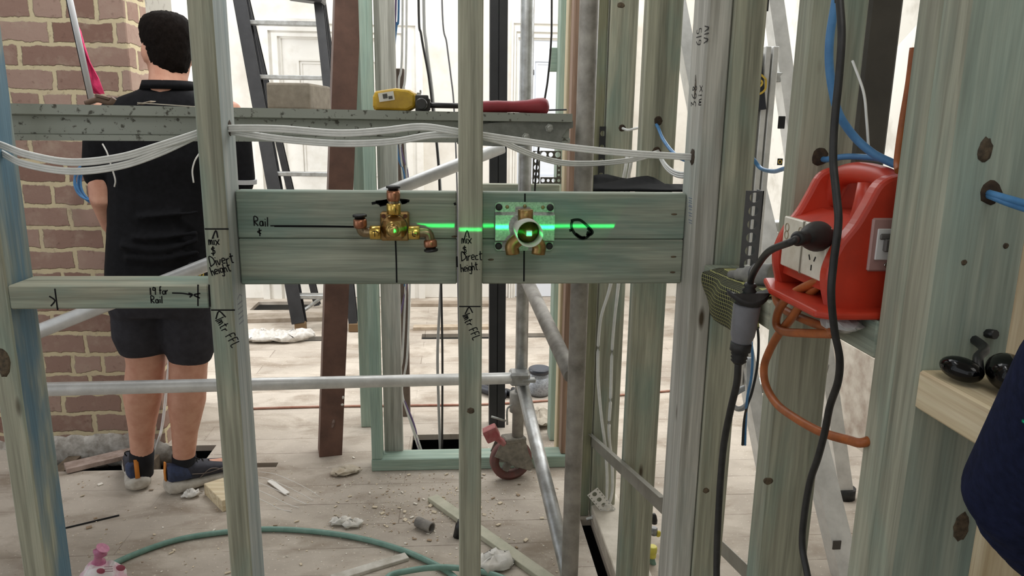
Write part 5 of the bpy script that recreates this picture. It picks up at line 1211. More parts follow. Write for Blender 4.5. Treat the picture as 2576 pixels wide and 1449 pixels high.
def shoe(P, heel, ang, name='shoe'):
    """running shoe: sole, upper, heel tab, collar and laces; heel = rear end of the sole on the floor"""
    d = Vector((math.cos(ang), math.sin(ang), 0)); l = Vector((-d.y, d.x, 0)); heel = Vector(heel)
    W = lambda x, y, z: heel + d * x + l * y + Vector((0, 0, z))
    def ring(x, w, z0, z1, n=16):
        return [W(x, w * math.cos(a), (z0 + z1) / 2 + (z1 - z0) / 2 * math.copysign(abs(math.sin(a)) ** .6, math.sin(a))) for a in [2 * math.pi * k / n for k in range(n)]]
    s = MB(); s.loft([ring(-.012, .012, .022, .048), ring(-.004, .034, .008, .058), ring(.02, .045, .001, .056), ring(.07, .046, .001, .046), ring(.13, .044, .004, .040), ring(.19, .052, .001, .036), ring(.24, .051, .004, .036), ring(.275, .04, .014, .038), ring(.296, .018, .026, .042)], True)
    SOLE = plain('dusty_white_sole', '#cfcac0', .8, h2='#aca498', scale=30); UP = plain('navy_mesh_upper', '#3a4666', .8, h2='#2c3347', scale=60); DUP = plain('dark_grey_mesh', '#2e2f38', .8, h2='#3a3a44', scale=60)
    S_ = linkmesh(name, s, SOLE, P)
    u = MB(); u.loft([ring(.000, .022, .05, .112), ring(.008, .034, .046, .118), ring(.035, .039, .044, .112), ring(.075, .040, .04, .098)], True); linkmesh('heel_counter', u, UP, S_)
    u = MB(); u.loft([ring(.065, .0395, .04, .102), ring(.10, .041, .036, .104), ring(.15, .044, .034, .088), ring(.20, .047, .032, .072), ring(.245, .043, .03, .062), ring(.275, .03, .032, .055), ring(.288, .012, .035, .048)], True); linkmesh('upper', u, DUP, S_)
    t_ = MB(); t_.loft([[W(-.004 - e, y, z) for y, e in ((-.008, 0), (.008, 0), (.008, .004), (-.008, .004))] for z in (.056, .09)] + [[W(.000 - e, y, .128) for y, e in ((-.008, 0), (.008, 0), (.008, .004), (-.008, .004))]], True); linkmesh('heel_tab', t_, plain('orange_heel_tab', '#d8862f', .6), S_)
    lc = MB()
    for k in range(4): lc.tube(cr([W(.105 + .022 * k, -.022, .096 - .009 * k), W(.112 + .022 * k, 0, .107 - .010 * k), W(.115 + .022 * k, .022, .095 - .009 * k)], 4), .0025, 6)
    lc.tube(cr([W(.10, .0, .108), W(.085, .02, .13), W(.10, .035, .12), W(.115, .03, .10)], 5), .0025, 6); lc.tube(cr([W(.10, 0, .108), W(.09, -.02, .128), W(.11, -.035, .115)], 5), .0025, 6)
    linkmesh('laces', lc, BLACKMAT, S_)
    st_ = MB()
    for y in (-.0455, .0455):
        sg = 1 if y > 0 else -1
        st_.tube(cr([W(.10, sg * .042, .045), W(.14, sg * .0445, .07), W(.175, sg * .044, .06), W(.20, sg * .0475, .045)], 5), .002, 5); st_.tube(cr([W(.075, sg * .041, .07), W(.13, sg * .0445, .058), W(.19, sg * .0475, .06)], 5), .002, 5)
    linkmesh('side_stripes', st_, plain('grey_bronze_stripe', '#6d625c', .6), S_)
    return S_
# ---- the man behind the frame, seen from the back
YM = 2.61
def M(px, py, dy=0.0): return aY(px, py, YM + dy)
base = Vector((-1.10, YM, 0))
MAN = thing('person', base, 'man in black polo shirt and dark shorts, seen from behind left of the marked stud', 'person')
body = MB()
hc = M(422, 131, .02)
W = head_parts(MAN, hc, R(30), .226, body)
body.limb([M(424, 168, 0), M(424, 205, -.01), M(422, 240, -.02)], [.058, .060, .070], 16)
sc_ = lambda c, rx, ry: ering(c, rx, ry, 20)
body.loft([sc_(M(424, 232, 0), .075, .06), sc_(M(422, 262, 0), .155, .075), sc_(M(420, 330, 0), .175, .098), sc_(M(417, 450, .01), .165, .105), sc_(M(413, 560, .01), .160, .108), sc_(M(411, 680, .0), .165, .108), sc_(M(412, 745, 0), .165, .105), sc_(M(413, 780, 0), .12, .09)], True)
LA = [M(272, 290), M(256, 390, .0), M(262, 500, -.02), M(285, 560, .08), M(318, 606, .20)]
RA = [M(572, 290), M(590, 390, .0), M(586, 492, -.02), M(556, 552, .08), M(510, 596, .20)]
for A in (LA, RA): body.limb(A, [.055, .050, .046, .042, .030], 16)
hand(body, LA[-1], (RA[-1] - LA[-1]) * .6 + Vector((0, .10, .02)), (0, .4, 1), 1.0, .45, 1)
hand(body, RA[-1], (LA[-1] - RA[-1]) * .6 + Vector((0, .10, .05)), (0, .4, 1), 1.0, .45, -1)
LLg = [M(352, 745), M(362, 850, -.01), M(367, 915, -.015), M(359, 995, -.01), M(357, 1075, .02), M(357, 1140, .05), M(352, 1185, .055)]
RLg = [M(474, 745), M(476, 850, -.01), M(474, 925, -.015), M(470, 1005, -.015), M(465, 1085, .012), M(463, 1150, .035), M(462, 1200, .04)]
for L_ in (LLg, RLg): body.limb(L_, [.088, .074, .064, .0655, .046, .039, .042], 18)
# feet inside the shoes
hl = aZ(350, 1236); hr = aZ(424, 1243)
al, ar = R(114), R(40)
for h_, a_ in ((hl, al), (hr, ar)):
    d_ = Vector((math.cos(a_), math.sin(a_), 0)); body.limb([h_ + d_ * .045 + Vector((0, 0, .075)), h_ + d_ * .12 + Vector((0, 0, .062)), h_ + d_ * .22 + Vector((0, 0, .05))], [.032, .032, .024], 12)
bo = linkmesh('body', body, SKIN, MAN); remesh(bo, .0062, 5)
sh = MB()
sh.loft([sc_(M(424, 214, 0), .070, .066), sc_(M(424, 228, -.005), .090, .078), sc_(M(422, 246, -.005), .150, .092), sc_(M(421, 268, -.005), .186, .105), sc_(M(420, 330, 0), .196, .116), sc_(M(418, 400, .0), .188, .122), sc_(M(415, 470, .01), .180, .122), sc_(M(412, 560, .01), .178, .124), sc_(M(410, 630, .005), .182, .125), sc_(M(409, 697, .0), .186, .126)], True)
for A, hm in ((LA, M(258, 436)), (RA, M(594, 452))):
    sg = -1 if A is LA else 1
    sh.limb([A[0] + Vector((-sg * .03, 0, -.005)), A[0] + (A[1] - A[0]) * .35, hm], [.066, .068, .0635], 18)
for k, (z, amp) in enumerate(((610, .006), (640, .007), (590, .005), (540, .004))):
    sh.tube(cr([M(300 + 15 * k, z + 8, -.118), M(400, z + 20 - 6 * k, -.122), M(500, z - 6, -.112)], 6), amp + .004, 8)
so = linkmesh('polo_shirt', sh, SHIRT, MAN); remesh(so, .0075, 7)
co = MB(); co.loft([ering(M(424, 206, .0), .074, .068, 24, 0, .0), ering(M(424, 222, -.012), .083, .076, 24), ering(M(424, 226, -.012), .086, .080, 24), ering(M(424, 204, -.0), .079, .073, 24)], True, False, True)
linkmesh('collar', co, SHIRT, MAN)
for nm, P_ in (('a', ((258, 362, -.09), (270, 385, -.10), (279, 415, -.10), (290, 452, -.095), (288, 470, -.09))), ('b', ((502, 385, -.10), (490, 405, -.108), (484, 430, -.11), (487, 460, -.11)))):
    pp_ = MB(); pp_.rope([M(a, b, c - .012) for a, b, c in P_], .0026, 6); linkmesh('white_piping', pp_, WHITEPL, MAN)
for hm in (M(616, 458),):
    e = MB(); e.pipe(M(594, 449), M(594, 460), .0675, .060, 22); linkmesh('sleeve_band', e, plain('grey_sleeve_band', '#b9b9ba', .7), MAN)
st = MB()
st.loft([sc_(M(410, 655, 0), .168, .112), sc_(M(411, 700, 0), .178, .120), sc_(M(412, 750, -.01), .182, .128), sc_(M(413, 782, -.005), .178, .118)], True)
for Lg, hem, w_ in ((LLg, M(360, 862, -.01), .098), (RLg, M(479, 886, -.01), .090)):
    st.limb([Lg[0] + Vector((0, 0, .02)), Lg[0].lerp(hem, .55), hem + Vector((0, 0, .025))], [.094, .098, w_], 20)
sto = linkmesh('shorts', st, SHORTS, MAN); remesh(sto, .007, 5)
for Lg, y0, y1, r_ in ((LLg, 1133, 1190, .0425), (RLg, 1144, 1205, .0425)):
    k = MB(); a = Lg[-2] + (Lg[-1] - Lg[-2]) * -.05; q_ = .05 if Lg is LLg else .035; k.tube([M(357 if Lg is LLg else 463, y0, q_), M(356 if Lg is LLg else 463, (y0 + y1) / 2, q_ + .003), M(353 if Lg is LLg else 462, y1, q_ + .008)], [r_ * 1.0, r_, r_ * 1.08], 20); linkmesh('sock', k, plain('black_sock', '#15151a', .9), MAN)
shoe(MAN, hl, al); shoe(MAN, hr, ar)
q = M(506, 686, -.135)
pm = MB(); pm.box(q, (.075, .03, .07), None, .006, 2); pch = linkmesh('belt_pouch', pm, BLACKMAT, MAN)
pm = MB(); strokes(pm, [[(.013 * math.cos(R(60 * k + 30)), .013 * math.sin(R(60 * k + 30))) for k in range(7)], [(.005 * math.cos(R(60 * k)), .005 * math.sin(R(60 * k))) for k in range(7)]], q + Vector((.0, -.0155, .0)), FX, FZ, FN, .0022); linkmesh('pouch_emblem', pm, bpy.data.materials['sticker_yellow'], pch)
# ---- the person at the right edge, close to the camera
pb_ = Vector((.62, .29, 0))
P2_ = thing('person', pb_, 'person in navy fleece, only a bent elbow visible at the right edge of the picture', 'person')
b2 = MB()
hc2 = Vector((.62, .29, 1.60)); head_parts(P2_, hc2, R(15), .235, b2)
b2.limb([(.62, .28, 1.52), (.62, .27, 1.46), (.62, .27, 1.40)], [.055, .057, .07], 14)
E3 = lambda x, y, z, rx, ry: ering((x, y, z), rx, ry, 20, R(12))
b2.loft([E3(.62, .27, 1.44, .08, .06), E3(.62, .27, 1.38, .17, .08), E3(.62, .27, 1.25, .175, .105), E3(.62, .27, 1.05, .15, .10), E3(.62, .27, .92, .165, .11), E3(.62, .27, .84, .12, .09)], True)
elb = aY(2590, 1245, .53)
RA2 = [Vector((.455, .33, 1.345)), aY(2800, 985, .45), elb, (elb + Vector((.60, .56, .97))) / 2 + Vector((0, 0, -.01)), Vector((.60, .56, .975))]
LA2 = [Vector((.79, .27, 1.34)), Vector((.82, .25, 1.2)), Vector((.82, .28, 1.05)), Vector((.78, .42, .98)), Vector((.72, .53, .96))]
for A in (RA2, LA2): b2.limb(A, [.05, .046, .042, .038, .029], 14)
hand(b2, RA2[-1], (RA2[-1] - RA2[-2]) + Vector((0, .02, 0)), (0, 0, 1), 1.0, .5, 1); hand(b2, LA2[-1], LA2[-1] - LA2[-2], (0, 0, 1), 1.0, .5, -1)
for sx in (-1, 1):
    b2.limb([(.62 + sx * .09, .27, .88), (.62 + sx * .1, .28, .70), (.62 + sx * .1, .29, .48), (.62 + sx * .1, .27, .30), (.62 + sx * .1, .26, .09)], [.09, .075, .06, .055, .04], 16)
    b2.limb([(.62 + sx * .1, .26, .06), (.62 + sx * .11, .35, .05), (.62 + sx * .12, .43, .04)], [.04, .036, .028], 12)
o = linkmesh('body', b2, SKIN, P2_); remesh(o, .007, 5)
j = MB()
j.loft([E3(.62, .27, 1.45, .075, .07), E3(.62, .27, 1.41, .15, .095), E3(.62, .27, 1.30, .195, .125), E3(.62, .27, 1.1, .185, .13), E3(.62, .27, .92, .19, .135), E3(.62, .27, .82, .19, .135)], True)
for A in (RA2, LA2):
    A = [Vector(a) for a in A]; j.limb([A[0], A[1], A[2], A[3], A[4] - (A[4] - A[3]).normalized() * .02], [.070, .062, .051, .047, .042], 18)
    for t_ in (.25, .55, .8):
        c_ = A[2].lerp(A[3], t_ * .9); d_ = (A[3] - A[2]).normalized(); u_ = d_.orthogonal().normalized(); v_ = d_.cross(u_)
        j.tube([c_ + (u_ * math.cos(a) + v_ * math.sin(a)) * .046 + d_ * .006 * math.sin(a * 2) for a in [2 * math.pi * k / 18 for k in range(18)]], .008, 8, closed=True)
o = linkmesh('fleece_jacket', j, NAVY, P2_); remesh(o, .006, 5)
tr = MB(); tr.loft([E3(.62, .27, .88, .175, .12), E3(.62, .27, .78, .185, .125), E3(.62, .27, .74, .18, .115)], True)
for sx in (-1, 1): tr.limb([(.62 + sx * .09, .27, .82), (.62 + sx * .1, .28, .62), (.62 + sx * .1, .29, .45), (.62 + sx * .1, .27, .28), (.62 + sx * .1, .26, .12)], [.098, .088, .076, .07, .066], 16)
o = linkmesh('trousers', tr, DENIM, P2_); remesh(o, .008, 4)
for sx in (-1, 1): shoe(P2_, (.62 + sx * .1, .20, 0), R(85 - sx * 6), 'shoe')
# ------------------------------------------------------------------ floor level things
def floor_rope(name, pxs, r, mat, label, cat, lift=None, n=10, sub=8):
    pts = []
    for k, p in enumerate(pxs):
        q = aZ(p[0], p[1], r if len(p) < 3 else p[2]); pts.append(q)
    mb = MB(); mb.rope(pts, r, n, sub); return single(name, mb, mat, label, cat)
HOSE = plain('green_hose', '#7b9c90', .45, h2='#658a7d', scale=30)
floor_rope('garden_hose', [(150, 1500), (230, 1449), (330, 1398), (450, 1357), (580, 1337), (680, 1331), (790, 1337), (900, 1353), (1000, 1380), (1080, 1413), (1140, 1449), (1180, 1500), (1150, 1560), (1060, 1560), (980, 1500), (975, 1452, .012), (1040, 1434, .02), (1110, 1427, .032), (1180, 1433, .02), (1260, 1452), (1400, 1520)], .0092, HOSE, 'green garden hose looping across the dusty floor at the bottom of the frame', 'hose')
# hose tail with yellow coupling by the right studs
yh = 2.06
t = thing('hose_end', aZ(1660, 1452), 'upright green hose end with yellow coupling and dark tip, between two right-hand studs', 'hose')
p = [aY(1672, 1470, yh), aY(1655, 1440, yh), aY(1642, 1415, yh), aY(1640, 1395, yh), aY(1641, 1375, yh), aY(1645, 1340, yh), aY(1646, 1318, yh), aY(1645, 1288, yh)]
mb = MB(); mb.rope([Vector((p[0].x + .06, p[0].y + .1, .01)), Vector((p[0].x + .01, p[0].y, .012)), p[1], p[2], p[3]], .0095, 12); linkmesh('hose', mb, HOSE, t)
YEL = plain('yellow_coupling', '#d8cf5a', .4)
mb = MB(); dd = (p[4] - p[3]); mb.lathe([(.013, 0), (.0135, .008), (.0125, .009), (.0125, .016), (.0145, .017), (.0145, .034), (.012, .038)], p[3] - dd * .3, p[5] - p[3], 20); linkmesh('coupling', mb, YEL, t)
mb = MB(); mb.lathe([(.011, 0), (.011, .02), (.009, .024)], p[5] - Vector((0, 0, .006)), (p[6] - p[5]), 18); linkmesh('connector', mb, plain('grey_metal_joint', '#8b8d90', .3, .7), t)
mb = MB(); mb.ell(p[5] + Vector((.014, .0, -.004)), .009, .009, .011); linkmesh('side_knob', mb, plain('ochre_knob', '#c9b83e', .4), t)
mb = MB(); mb.lathe([(.009, 0), (.010, .012), (.008, .026), (.004, .034)], p[6] + Vector((0, 0, .002)), (p[7] - p[6]), 16); linkmesh('tip', mb, BLACKPL, t)
# bag with a twisted pink top
c_ = aZ(264, 1497); 
t = thing('plastic_bag', c_, 'pink and white plastic packet with a twisted top at the bottom left on the floor', 'bag')
top = aY(258, 1412, c_.y + .01); mb = MB(); rings = []
for k in range(8):
    f_ = k / 7; z = f_ * (top.z - .004); rr_ = .075 * (1 - .55 * f_ ** 2.2) * (0.85 if k == 0 else 1)
    rings.append([Vector((c_.x + (top.x - c_.x) * f_, c_.y, z)) + Vector((rr_ * (1 + .12 * math.sin(5 * a + k)) * math.cos(a), .7 * rr_ * (1 + .12 * math.cos(4 * a + k)) * math.sin(a), .006 * math.sin(3 * a))) for a in [2 * math.pi * j / 22 for j in range(22)]])
mb.loft(rings, True); linkmesh('pouch', mb, plain('white_pink_film', '#ded7d6', .3, h2='#d9a9bb', scale=16, lohi=(.5, .62)), t)
mb = MB(); tp = [top + Vector((-.012, 0, -.006)), aY(246, 1405, c_.y), aY(252, 1390, c_.y), aY(259, 1378, c_.y)]
mb.tube(cr(tp, 4), [.020 - .010 * math.sin(math.pi * min(1, i / 8)) if i < 9 else .010 + .003 * (i - 9) for i in range(13)], 12); linkmesh('twisted_top', mb, plain('pink_film', '#c9809f', .3, h2='#a95c7e', scale=60), t)
mb = MB(); px_ = aY(292, 1432, c_.y - .048)
for k, (dx, dz, rx, rz) in enumerate(((.010, .0, .013, .010), (-.045, -.008, .012, .009))): mb.ell(px_ + Vector((dx, .006, dz)), rx, .003, rz, None, 14, 6)
ink('printed_dots', mb, plain('plum_print', '#9a4a5c', .4), t)
mb = MB()
for k in range(3): mb.box(px_ + Vector((-.022, .004, .006 - .007 * k)), (.022, .002, .0022))
ink('printed_lines', mb, plain('grey_pink_print', '#a98d92', .4), t)
# offcut by the man's foot
def lump(name, px, py, s, rot, mat, label, cat, bev=.002, dz=0.0, tiltx=0.0):
    q = aZ(px, py); mb = MB(); Rm = Matrix.Rotation(R(rot), 3, 'Z') @ Matrix.Rotation(R(tiltx), 3, 'X'); mb.box((0, 0, 0), s, Rm, bev)
    zm = min(v.co.z for v in mb.bm.verts); bmesh.ops.translate(mb.bm, verts=mb.bm.verts, vec=q + Vector((0, 0, -zm + dz))); return single(name, mb, mat, label, cat)
lump('timber_offcut', 568, 1256, (.17, .09, .045), -52, CREAM['X'], 'pale timber offcut on the floor by the man\'s right shoe, behind the marked stud', 'offcut')
def batten(name, p0, p1, w_, h_, mat, label, cat='batten', z0=0.0, z1=0.0):
    a = aZ(*p0, z0); b = aZ(*p1, z1); d = (b - a); L_ = d.length; mb = MB()
    q = d.to_track_quat('X', 'Z').to_matrix(); mb.box((a + b) / 2 + Vector((0, 0, h_ / 2)), (L_, w_, h_), q, .0015); return single(name, mb, mat, label, cat)
batten('timber_batten', (835, 1462), (1024, 1404), .035, .012, plain('plaster_white_batten', '#cfcbc2', .9, h2='#a9a295', scale=20), 'short whitish batten on the floor inside the hose loop')
batten('timber_batten', (1088, 1258), (1400, 1480), .042, .018, plain('grey_green_batten', '#c4c1ae', .8, h2='#a8a894', scale=14), 'long pale batten lying diagonally on the floor, passing behind the middle stud')
batten('wood_strip', (165, 1184), (338, 1143), .07, .02, plain('pinkish_old_lath', '#b3a096', .85, h2='#8a7669', scale=25), 'broken pinkish timber strip lying over the hole under the brick wall', 'board', .004, .004)
batten('wood_strip', (620, 806), (815, 801), .16, .03, plain('old_floorboard', '#a4988a', .8, h2='#857867', scale=12), 'loose old floorboard lying on the floor below the step ladder feet', 'board')
batten('wood_strip', (1035, 768), (1232, 768), .10, .025, plain('old_floorboard_b', '#a89a8b', .8, h2='#8b7d6c', scale=12), 'loose floorboard far back left of the black square post', 'board')
batten('wood_strip', (1040, 828), (1230, 826), .07, .022, plain('old_floorboard_c', '#b7a793', .8, h2='#94846f', scale=12), 'loose floorboard at the edge of the far floor gap left of the black post', 'board')
floor_rope('copper_pipe', [(560, 1030), (800, 1023), (1000, 1020), (1240, 1016), (1480, 1000), (1700, 982)], .006, plain('old_copper_pipe', '#9a6a58', .5, .3, h2='#b08c7c', scale=20), 'thin reddish pipe lying across the floor behind the scaffold', 'pipe', n=8)
q = aZ(1064, 1312); q2 = aZ(1090, 1302)
t = MB(); t.pipe(aZ(1050, 1312, .018), aZ(1086, 1328, .018), .018, .014, 20); single('pipe_offcut', t, plain('dusty_grey_pipe', '#6f6b66', .6, h2='#918b83', scale=30), 'short dusty grey pipe offcut lying on the floor left of the middle stud', 'pipe')
t = MB(); a = aZ(1152, 1350); t.lathe([(.017, 0), (.017, .045), (.013, .05), (.013, .06)], a, (.2, 0, 1), 18); single('black_stopper', t, BLACKPL, 'small black pipe cap half hidden behind the middle stud on the floor', 'cap')
def crumple(name, px, py, rx, ry, rz, mat, label, cat, seed):
    rnd = random.Random(seed); q = aZ(px, py); mb = MB(); mb.ell(q + Vector((0, 0, rz)), rx, ry, rz, Matrix.Rotation(rnd.random() * .5, 3, 'Z'), 18, 10)
    for v in mb.bm.verts:
        dlt = v.co - q; f_ = 1 + rnd.uniform(-.22, .22); v.co = q + Vector((dlt.x * f_, dlt.y * f_, max(.001, dlt.z * (1 + rnd.uniform(-.45, .25)))))
    return single(name, mb, mat, label, cat)
RAGM = plain('grey_white_rag', '#d8d4ce', .9, h2='#b5afa6', scale=40)
crumple('rag', 662, 858, .13, .07, .035, RAGM, 'crumpled white rag on the far floor, right beside the marked stud', 'rag', 1)
crumple('rag', 742, 858, .13, .06, .035, RAGM, 'crumpled white rag on the far floor below the black ladder foot', 'rag', 2)
crumple('plaster_chunk', 858, 1318, .04, .022, .012, PLASTER, 'left piece of the two white plaster chips inside the hose loop', 'plaster', 3)
crumple('plaster_chunk', 888, 1324, .036, .022, .012, PLASTER, 'right piece of the two white plaster chips inside the hose loop', 'plaster', 4)
crumple('plaster_chunk', 868, 1190, .055, .035, .012, plain('tan_plaster', '#d3c8b6', .9, h2='#b5a68f', scale=40), 'tan broken plaster piece at the foot of the red-brown post', 'plaster', 5)
crumple('paper_scrap', 1240, 1425, .07, .05, .02, plain('white_torn_paper', '#d9d6cf', .8, h2='#bdb8ae', scale=20), 'torn white paper on the floor just right of the middle stud', 'paper', 6)
crumple('stone', 1356, 1062, .07, .10, .028, plain('grey_stone', '#bdb3a4', .9, h2='#93897a', scale=14, bump=.4), 'grey stone block on the floor below the clear jar', 'stone', 8)
crumple('plaster_chunk', 480, 1250, .03, .02, .014, PLASTER, 'small white chip just below the man\'s right shoe', 'plaster', 9)
mb = MB(); a = aZ(165, 1328, .003); b = aZ(300, 1296, .003); mb.cyl(a, b, .003, 6); single('floor_crevice', mb, BLACKMAT, 'straight black wire on the floor in front of the man\'s left shoe', 'crevice')  # thin black rod stands in for a dark gap in the floor
# thin plastic strapping curling up on the floor beside the marked stud
mb = MB(); pts = [aZ(655, 1187, .05), aZ(690, 1192, .06), aZ(735, 1210, .05), aZ(775, 1230, .025), aZ(805, 1250, .004)]
for k in range(5): mb.tube(cr([p_ + Vector((-.02 * k, -.025 * k, -.006 * k if i < 4 else 0)) for i, p_ in enumerate(pts)], 6), .0012, 5)
mb.box(aZ(700, 1225, .006), (.02, .14, .004), Matrix.Rotation(R(40), 3, 'Z')); single('plastic_strapping', mb, plain('clear_white_strap', '#e6e3dd', .3), 'thin pale plastic strands curling on the floor right of the marked stud', 'strap')
# jar of screws
q = aZ(1356, 992); jy = q.y
jr = (aY(1384, 950, jy).x - aY(1327, 950, jy).x) / 2; jh = aY(1356, 925, jy).z
J = thing('screw_jar', q, 'clear jar of screws with a dark lid on the far floor behind the scaffold wheel', 'jar')
g = NT('clear_jar_plastic'); g.b.inputs['Transmission Weight'].default_value = .85; g.b.inputs['IOR'].default_value = 1.15; GLASSJ = g.fin(lin('#eef1f2'), .12)
mb = MB(); mb.lathe([(jr * .85, 0), (jr, .02), (jr, jh * .78), (jr * .8, jh * .86)], q, (0, 0, 1), 28); linkmesh('jar_body', mb, GLASSJ, J)
mb = MB(); mb.lathe([(jr * .8, .006), (jr * .93, .02), (jr * .93, jh * .66), (jr * .5, jh * .70)], q, (0, 0, 1), 24); linkmesh('screws', mb, plain('mixed_screws', '#b9bcc2', .4, .3, h2='#70747c', scale=120), J)
mb = MB(); mb.lathe([(jr * .92, jh * .83), (jr * .98, jh * .85), (jr * .98, jh * .97), (jr * .88, jh), (jr * .6, jh)], q, (0, 0, 1), 28); linkmesh('lid', mb, plain('dark_lid', '#2b2f37', .35), J)
mb = MB(); hx_ = q + Vector((jr, 0, jh * .85)); mb.rope([hx_, hx_ + Vector((.04, 0, -.01)), hx_ + Vector((.05, 0, -.05)), hx_ + Vector((.03, 0, -.09))], .006, 8); linkmesh('handle', mb, plain('dark_bail', '#3a3f48', .4), J)
# dark hand tools by the black post
mb = MB(); mb.rope([aZ(1205, 975, .02), aZ(1240, 985, .03), aZ(1275, 992, .02)], .022, 10); mb.rope([aZ(1225, 965, .03), aZ(1250, 975, .04)], .016, 8); single('power_tool', mb, plain('dark_blue_tool', '#20242e', .5), 'dark hand tool on the far floor left of the black square post', 'tool')
mb = MB(); mb.rope([aZ(1272, 985, .02), aZ(1300, 995, .02), aZ(1325, 1003, .015)], .018, 10); mb.rope([aZ(1290, 978, .04), aZ(1302, 992, .03)], .012, 8); single('power_tool', mb, plain('black_tool', '#1b1c1f', .5), 'black hand tool on the far floor between the black post and the jar', 'tool')
# bottom plate of the back right wall, dusty, with the white perforated corner strip
mb = MB(); mb.span(.478, .585, 1.70, 2.52, 0, .042, .003); single('timber_bottom_plate', mb, plain('dusty_pale_plate', '#d2cabd', .85, h2='#b3aa9b', scale=14), 'dusty pale bottom plate on the floor under the far studs at right', 'plate')
t = thing('perforated_corner', aY(1515, 1310, 2.3), 'white perforated corner strip leaning at the foot of the far stud', 'bracket')
def strip(p0, p1, wd, n, mat):
    a = aY(*p0, 2.32); b = aY(*p1, 2.32); u = (b - a); L_ = u.length; u.normalize(); v = Vector((0, 1, 0)).cross(u); st_ = L_ / n
    mb = MB(); mb.perf([(st_ * (i + .5), 0, st_, wd * .6, wd * .19) for i in range(n)] + [(st_ / 2 * (i + .5), s * wd * .4, st_ / 2, wd * .2, wd * .06) for i in range(2 * n) for s in (-1, 1)], a, u, v, (0, -1, 0), .0015); return linkmesh('perforated_flange', mb, mat, t)
STRIP = plain('white_pvc_strip', '#e3e1dc', .5)
strip((1490, 1236), (1536, 1290), .045, 4, STRIP); strip((1534, 1272), (1500, 1330), .034, 4, STRIP)
# dark perforated fixing plate seen through the scaffold
t = thing('perforated_plate', aY(1376, 463, 2.93), 'dark perforated metal plate standing on the pine rail behind the scaffold upright', 'bracket')
DP = plain('dark_perforated_plate', '#4d4b45', .5, .4)
def pplate(x0, y0, x1, y1, nx, ny, f=.40):
    a = aY(x0, y1, 2.93); b = aY(x1, y0, 2.93); w_ = (b.x - a.x) / nx; h_ = (b.z - a.z) / ny; mb = MB()
    mb.perf([(w_ * (i + .5), h_ * (j + .5), w_, h_, f * min(w_, h_) * (1 if (i + j) % 2 == 0 else .8)) for i in range(nx) for j in range(ny)], a, FX, FZ, (0, -1, 0), .002); linkmesh('perforated_flange', mb, DP, t)
pplate(1339, 380, 1359, 462, 1, 5); pplate(1359, 380, 1412, 398, 3, 1); pplate(1359, 446, 1412, 462, 4, 1, .36); pplate(1400, 398, 1412, 446, 1, 4, .3)
# black plastic sheet behind the right boards
mb = MB(); rows = []
for i in range(9):
    v_ = i / 8; row = []
    for j in range(15):
        u_ = j / 14; px = 1492 + 236 * u_
        topy = 441 + 14 * math.sin(u_ * 9) * .25 + 36 * max(0, u_ - .3) ** 1.0
        y_ = 1.79 - .29 * v_; zt_ = aY(px, topy, 1.79).z; zb2 = 1.229
        p = aY(px, 470, y_); p.z = zt_ + (zb2 - zt_) * v_ ** .7 + .006 * math.sin(u_ * 13 + v_ * 9) * (1 - v_); row.append(p)
    rows.append(row)
mb.loft([r + [p - Vector((0, 0, .003)) for p in reversed(r)] for r in rows], True)
single('black_plastic_sheet', mb, plain('black_poly_sheet', '#0c0d0e', .85, h2='#131416', scale=20, spec=.08), 'crumpled black plastic sheet lying behind the top of the right green boards', 'sheet')
# loop of thin cables behind the second doubled stud
mb = MB(); c_ = aY(1862, 1003, 1.8)
for k in range(3):
    mb.rope([aY(1890 - 4 * k, 900, 1.8 + .01 * k), aY(1888 - 3 * k, 960, 1.8 + .01 * k), aY(1880, 1010 + 4 * k, 1.79 + .01 * k), aY(1858, 1026 + 3 * k, 1.79 + .01 * k), aY(1842, 1012 + 3 * k, 1.79 + .01 * k), aY(1850, 985 + 5 * k, 1.79 + .01 * k), aY(1872, 972 + 4 * k, 1.80 + .01 * k)], .0042, 8, 5)
single('cable_loop', mb, plain('pale_grey_cable', '#c3c5c6', .5, h2='#9b9ea1', scale=30), 'small hanging loop of pale cables just right of the black tail cord', 'cable')
rope_thing('black_cable', [aY(1900, 790, 1.78), aY(1908, 850, 1.78), aY(1905, 920, 1.78), aY(1892, 985, 1.78), aY(1880, 1020, 1.78), aY(1872, 1060, 1.8), aY(1868, 1120, 1.8)], .0036, CABLEBLACK, 'thin black cable hanging behind the grey connector')
rope_thing('blue_cable', [aY(1890, 860, 1.77), aY(1893, 900, 1.77), aY(1890, 950, 1.77), aY(1880, 1000, 1.77), aY(1876, 1060, 1.8), aY(1874, 1120, 1.8)], .0036, CABLEBLUE, 'thin blue cable hanging just below the grey connector')
# black bracket with round cut-outs by the near upright, and a pale string by the dark post
a = aY(1511, 458, 2.352); b = aY(1511, 318, 2.352); mb = MB(); hh_ = (b.z - a.z) / 4
mb.perf([(0, hh_ * (i + .5), .020, hh_, .0085) for i in range(4)], a, FX, FZ, (0, -1, 0), .003)
single('black_bracket', mb, plain('black_bracket_steel', '#1c1d20', .5), 'narrow black bracket with round cut-outs fixed between the near upright and the far stud', 'bracket')
mb = MB(); mb.rope([aX(2166, 150, .5) + Vector((.0, .02, 0)), aX(2172, 230, .5), aX(2180, 300, .5), aX(2185, 372, .5)], .0016, 6); single('white_string', mb, CABLEW, 'thin white string hanging beside the dark grey post above the red box', 'string')
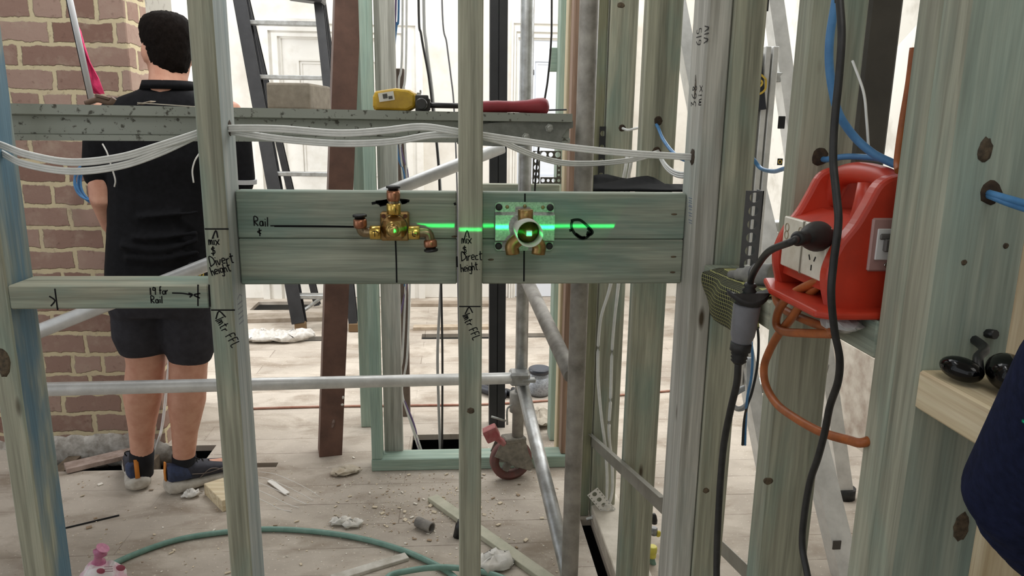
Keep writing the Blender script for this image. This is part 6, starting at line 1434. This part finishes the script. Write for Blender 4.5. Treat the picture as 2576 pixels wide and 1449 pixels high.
# timber chips and sawdust: nobody could count them
mb = MB(); rnd = random.Random(11)
for k in range(1500):
    if k < 800:
        px, py = rnd.gauss(1090, 120), rnd.gauss(1255, 60)
    elif k < 1000: px, py = rnd.gauss(1190, 60), rnd.gauss(1140, 8)
    else: px, py = rnd.uniform(130, 1500), rnd.uniform(1180, 1445)
    if py < 1120: continue
    q = aZ(px, py)
    if any(h[0] - .01 < q.x < h[1] + .01 and h[2] - .01 < q.y < h[3] + .01 for h in holes): continue
    if q.x > .45 or (YG - .02 < q.y < YG + .12 and -.36 < q.x < .5): continue
    s = rnd.uniform(.002, .007) if k % 12 else rnd.uniform(.008, .018)
    Rm = Matrix.Rotation(rnd.uniform(0, 6.3), 3, 'Z') @ Matrix.Rotation(rnd.uniform(-.5, .5), 3, 'X')
    c_ = q + Vector((0, 0, s * .22)); hx_, hy_, hz_ = s / 2, s * rnd.uniform(.12, .4), s * .10
    vs = [mb.bm.verts.new(c_ + Rm @ Vector((a * hx_, b * hy_, c * hz_))) for a, b, c in ((-1, -1, -1), (1, -1, -1), (1, 1, -1), (-1, 1, -1), (-1, -1, 1), (1, -1, 1), (1, 1, 1), (-1, 1, 1))]
    mi = rnd.choice((0, 0, 1, 2))
    for f_ in ((0, 3, 2, 1), (4, 5, 6, 7), (0, 1, 5, 4), (1, 2, 6, 5), (2, 3, 7, 6), (3, 0, 4, 7)): mb.face([vs[i] for i in f_], False, mi)
single('wood_chips', mb, [plain('chip_cream', '#d6c8b0', .9), plain('chip_white', '#e6e0d4', .9), plain('chip_brown', '#a08b73', .9)], 'scattered wood chips and plaster crumbs on the dusty floor', 'wood chips', None, 'stuff')
# ------------------------------------------------------------------ groups of repeats
names = {}
for o in bpy.data.objects:
    if o.parent is None and 'category' in o.keys(): names.setdefault(o.name.split('.')[0], []).append(o)
PL_ = {'timber_stud': 'timber studs of the frames', 'timber_noggin': 'horizontal rails between studs', 'backing_board': 'green backing boards', 'white_cable': 'white cables', 'blue_cable': 'blue cables', 'black_cable': 'black cables',
       'grey_cable': 'grey hanging cables', 'orange_cable': 'orange power leads', 'mixer_valve': 'brass valves on the boards', 'steel_post': 'steel posts', 'metal_brace_strap': 'metal brace straps', 'timber_bottom_plate': 'bottom plates on the floor',
       'rag': 'white rags on the far floor', 'plaster_chunk': 'plaster pieces on the floor', 'wood_strip': 'loose old boards', 'timber_batten': 'pale battens on the floor', 'paper_scrap': 'paper scraps', 'power_tool': 'dark tools on the far floor', 'person': 'people on site'}
for k, v in names.items():
    if len(v) > 1 and k in PL_:
        for o in v: o['group'] = PL_[k]
